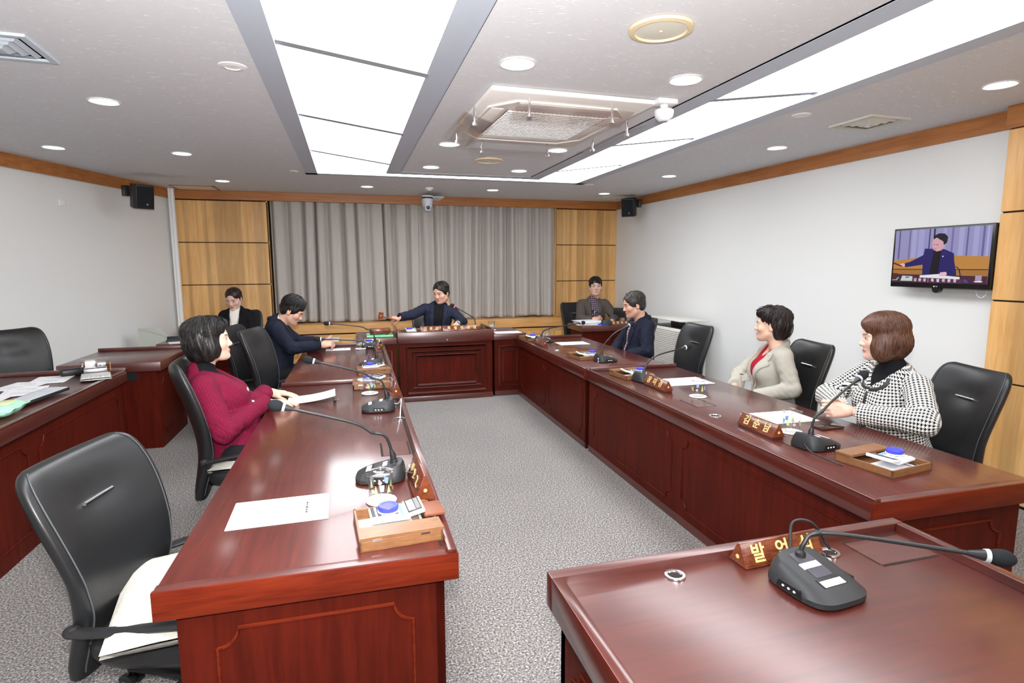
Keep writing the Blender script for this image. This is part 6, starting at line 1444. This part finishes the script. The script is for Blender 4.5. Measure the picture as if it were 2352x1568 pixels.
# 6 older man in dark navy
P6 = person('person, older man with slicked-back hair in dark navy jacket, seated at the right desk', (2.93, 5.38, 0), 172,
    shoulders=(2.925, 5.365, .935), pelvis=(2.92, 5.38, .46), hw=.175, width=1.1, depth=1.15, belly=1.12, arm=(.062, .056, .044),
    elR=(2.80, 5.62, .67), wrR=(2.66, 5.50, .585), elL=(2.84, 5.085, .655), wrL=(2.67, 5.26, .585),
    handR=dict(w=(2.64, 5.49, .58), f=(-.7, -.4, -.1), n=(0, 0, 1), curl=REST), handL=dict(w=(2.65, 5.275, .58), f=(-.7, .4, -.1), n=(0, 0, 1), curl=REST),
    knees=[(2.5, 5.48, .45), (2.5, 5.28, .45)], feet=[(2.5, 5.48, 0), (2.5, 5.28, 0)],
    head=(2.835, 5.37, 1.098), hphi=170, hpitch=12, hs=1.1, skin=hexrgb(214, 168, 146), lips=hexrgb(160, 96, 86), hwide=1.0, jaw=1.05, eye=.6, age=1,
    inner=('scarf_check', srgb(112, 44, 50), srgb(150, 146, 156), 'plaid', .03), innername='shirt', turtle=.058, open=[(-.6, .05), (-.3, .04), (-.1, .045), (0, .055), (.2, .07)], lapel=lap_blazer, collar=.07, jacket=NAVY2, jname='jacket', res=.0065, fold=.003, seed=51,
    hair=dict(short_hair(12, 40, 112, messy=.5, sweep=.1, hl=.016), mat=('hair_greying', srgb(20, 18, 18), srgb(62, 56, 52))))
# 7 man in glasses
P7 = person('person, man in glasses and brown jacket over a checked shirt, holding a pen', (3.36, 7.66, 0), -103,
    shoulders=(3.375, 7.62, 1.0), pelvis=(3.36, 7.66, .48), hw=.175, width=1.08, depth=1.05, troll=3, arm=(.06, .054, .042),
    elR=(3.11, 7.46, .765), wrR=(3.25, 7.36, .77), elL=(3.645, 7.45, .755), wrL=(3.52, 7.30, .745),
    handR=dict(w=(3.265, 7.35, .772), f=(.75, -.5, .25), n=(-.2, -.5, .8), curl=FIST, thumb=(25, 30, 20)), handL=dict(w=(3.51, 7.285, .742), f=(-.5, -.8, -.1), n=(0, 0, 1), curl=REST),
    knees=[(3.27, 7.25, .46), (3.45, 7.25, .46)], feet=[(3.27, 7.28, 0), (3.45, 7.28, 0)],
    head=(3.395, 7.60, 1.200), hphi=-106, hpitch=-2, hs=1.1, skin=hexrgb(228, 184, 164), lips=hexrgb(196, 108, 104), hwide=1.03, eye=.7,
    inner=('plaid_shirt', srgb(64, 34, 52), srgb(26, 28, 52), 'plaid', .026), innername='shirt', turtle=.056, open=[(-.6, .05), (-.3, .045), (-.1, .05), (0, .06), (.2, .075)], lapel=lap_blazer, collar=.07, jacket=('brown_jacket', srgb(84, 76, 72)), jname='jacket', res=.007, fold=.0032, seed=61,
    hair=dict(short_hair(14, 66, 112, messy=.7, sweep=.0, vol=.006), cut=[((0, .118, -.040), (.066, .068, .104), .01), ((0, .03, -.10), (.10, .10, .07), .01), ((.087, .0, -.02), (.018, .026, .036), .006), ((-.087, .0, -.02), (.018, .026, .036), .006)]))
q = MB()
for s in (-1, 1): q.tube([P7['hpt'](s*.0325+.021*math.cos(a), .099, .007+.017*math.sin(a)) for a in np.linspace(0, 2*PI, 17)], .0014, M_STEEL, 6, cap=False); q.tube([P7['hpt'](s*.053, .098, .012), P7['hpt'](s*.078, .05, .012), P7['hpt'](s*.08, -.01, .008)], .0012, M_STEEL, 6)
q.tube([P7['hpt'](-.0115, .100, .009), P7['hpt'](0, .102, .012), P7['hpt'](.0115, .100, .009)], .0013, M_STEEL, 6); attach(P7, 'glasses', q)
put(pen0, 'p0', (3.335, 7.335, .79), R(20), 'black pen in the fist of the man in glasses', 'desk pens').rotation_euler = (R(60), 0, R(20))
# 8 clerk
P8 = person('person, woman with tied-back dark hair, black jacket, white turtleneck and lanyard', (-1.31, 7.56, 0), -95, fem=1,
    shoulders=(-1.32, 7.535, .975), pelvis=(-1.31, 7.56, .48), hw=.142, width=.95, depth=.98, arm=(.05, .045, .038),
    elR=(-1.50, 7.43, .735), wrR=(-1.30, 7.28, .752), elL=(-1.125, 7.41, .735), wrL=(-1.175, 7.26, .752),
    handR=dict(w=(-1.285, 7.265, .752), f=(.75, -.4, -.1), n=(0, -.3, 1), curl=REST, s=.95), handL=dict(w=(-1.19, 7.245, .752), f=(-.5, -.7, -.1), n=(0, 0, 1), curl=REST, s=.95),
    knees=[(-1.39, 7.18, .45), (-1.22, 7.18, .45)], feet=[(-1.39, 7.2, 0), (-1.22, 7.2, 0)],
    head=(-1.33, 7.515, 1.122), hphi=-104, hpitch=20, hs=1.06, skin=hexrgb(230, 188, 172), lips=hexrgb(190, 70, 76), eye=.55,
    inner=('white_knit', srgb(226, 222, 214)), innername='turtleneck', turtle=.052, open=[(-.6, .01), (-.26, .01), (-.2, .04), (-.05, .055), (.0, .055), (.2, .07)], lapel=[(-.6, 0), (-.24, .01), (-.08, .04), (.04, .03), (.2, 0)], collar=.06, jacket=('black_jacket', srgb(20, 20, 23)), jname='jacket', res=.007, fold=.0026, seed=71,
    cuff=('white_knit', srgb(226, 222, 214)),
    hair=dict(mat=('hair_darkbrown', srgb(22, 15, 14), srgb(48, 32, 28)), seed=15, front=44, back=100, messy=.25, sweep=.15, locks=120, rough=.001,
        add=[((0, -.016, .052), (.082, .100, .080), 0), ((0, .026, .048), (.0685, .0655, .065), .015), ((0, -.045, .0), (.076, .066, .07), .02), ((.045, -.008, .035), (.033, .045, .045), .014), ((-.045, -.008, .035), (.033, .045, .045), .014), ((0, -.105, -.01), (.04, .03, .04), .02)],
        cut=[((0, .106, -.028), (.070, .062, .115), .008), ((0, .03, -.10), (.10, .10, .07), .01), ((.087, .0, -.02), (.018, .026, .036), .006), ((-.087, .0, -.02), (.018, .026, .036), .006)]))
q = MB()
for s in (-1, 1):
    pts = []
    for t in np.linspace(0, 1, 9):
        p, n = on_front(P8, s*(.058-.045*t), -.02-.20*t, .003); pts.append(p)
    q.tube(pts, [(.0012, .006)]*9, clothmat('lanyard_navy', srgb(24, 30, 60)), 6)
    for j in range(1, 8, 2): q.tube([pts[j]+P8['T'][:, 1]*.001, pts[j]+(pts[j+1]-pts[j])*.3+P8['T'][:, 1]*.001], [(.0014, .004)]*2, M_STICK, 6)
attach(P8, 'lanyard', q)
# gavel in the chairman's hand
h0 = V3(.535, 6.885, .872); h1 = V3(.345, 6.86, .928); d = unit(h1-h0)
M_GAV = wood('gavel_wood', srgb(104, 50, 26), srgb(146, 80, 46), 'x', 8, .3, .4)
t = thing('gavel', 'brown turned wooden gavel raised in the outstretched hand', 'gavel', tuple(h0))
q = MB(); q.tube([V3(0, 0, 0), d*.03, d*.09, d*.16, h1-h0], [.009, .0115, .010, .008, .0085], M_GAV, 14); q.out('handle', t)
Tq = Matrix.Translation(Vector(h1-h0)) @ Vector(unit(V3(.18, .02, 1))).to_track_quat('Z', 'Y').to_matrix().to_4x4()
q = MB(); q.lathe([(0, -.048), (.026, -.047), (.031, -.042), (.031, -.036), (.024, -.031), (.022, -.027), (.029, -.02), (.031, 0), (.029, .02), (.022, .027), (.024, .031), (.031, .036), (.031, .042), (.026, .047), (0, .048)], M_GAV, 28, Tq); q.out('head', t)
# wrist watch and phone of the seated men
S_, E_, W_ = P3['arms'][-1]; dd = unit(W_-E_); q = MB(); x1 = unit(np.cross(dd, V3(0, 0, 1))); y1 = np.cross(x1, dd); q.tube([W_+dd*.016+(x1*math.cos(a)+y1*math.sin(a))*.031 for a in np.linspace(0, 2*PI, 17)], [(.003, .009)]*17, M_STEEL, 8, cap=False); attach(P3, 'wrist_watch', q)
t = thing('phone', 'pale smartphone held in both hands of the bowed man in navy blazer', 'phone', (-.185, 6.06, .772)); o = MB().box((-.035, -.07, -.004), (.035, .07, .004), mat('phone_silver', srgb(170, 172, 178), .3, .5), TR(rz=R(80), ry=R(-28)), bev=.002).out('body', t)
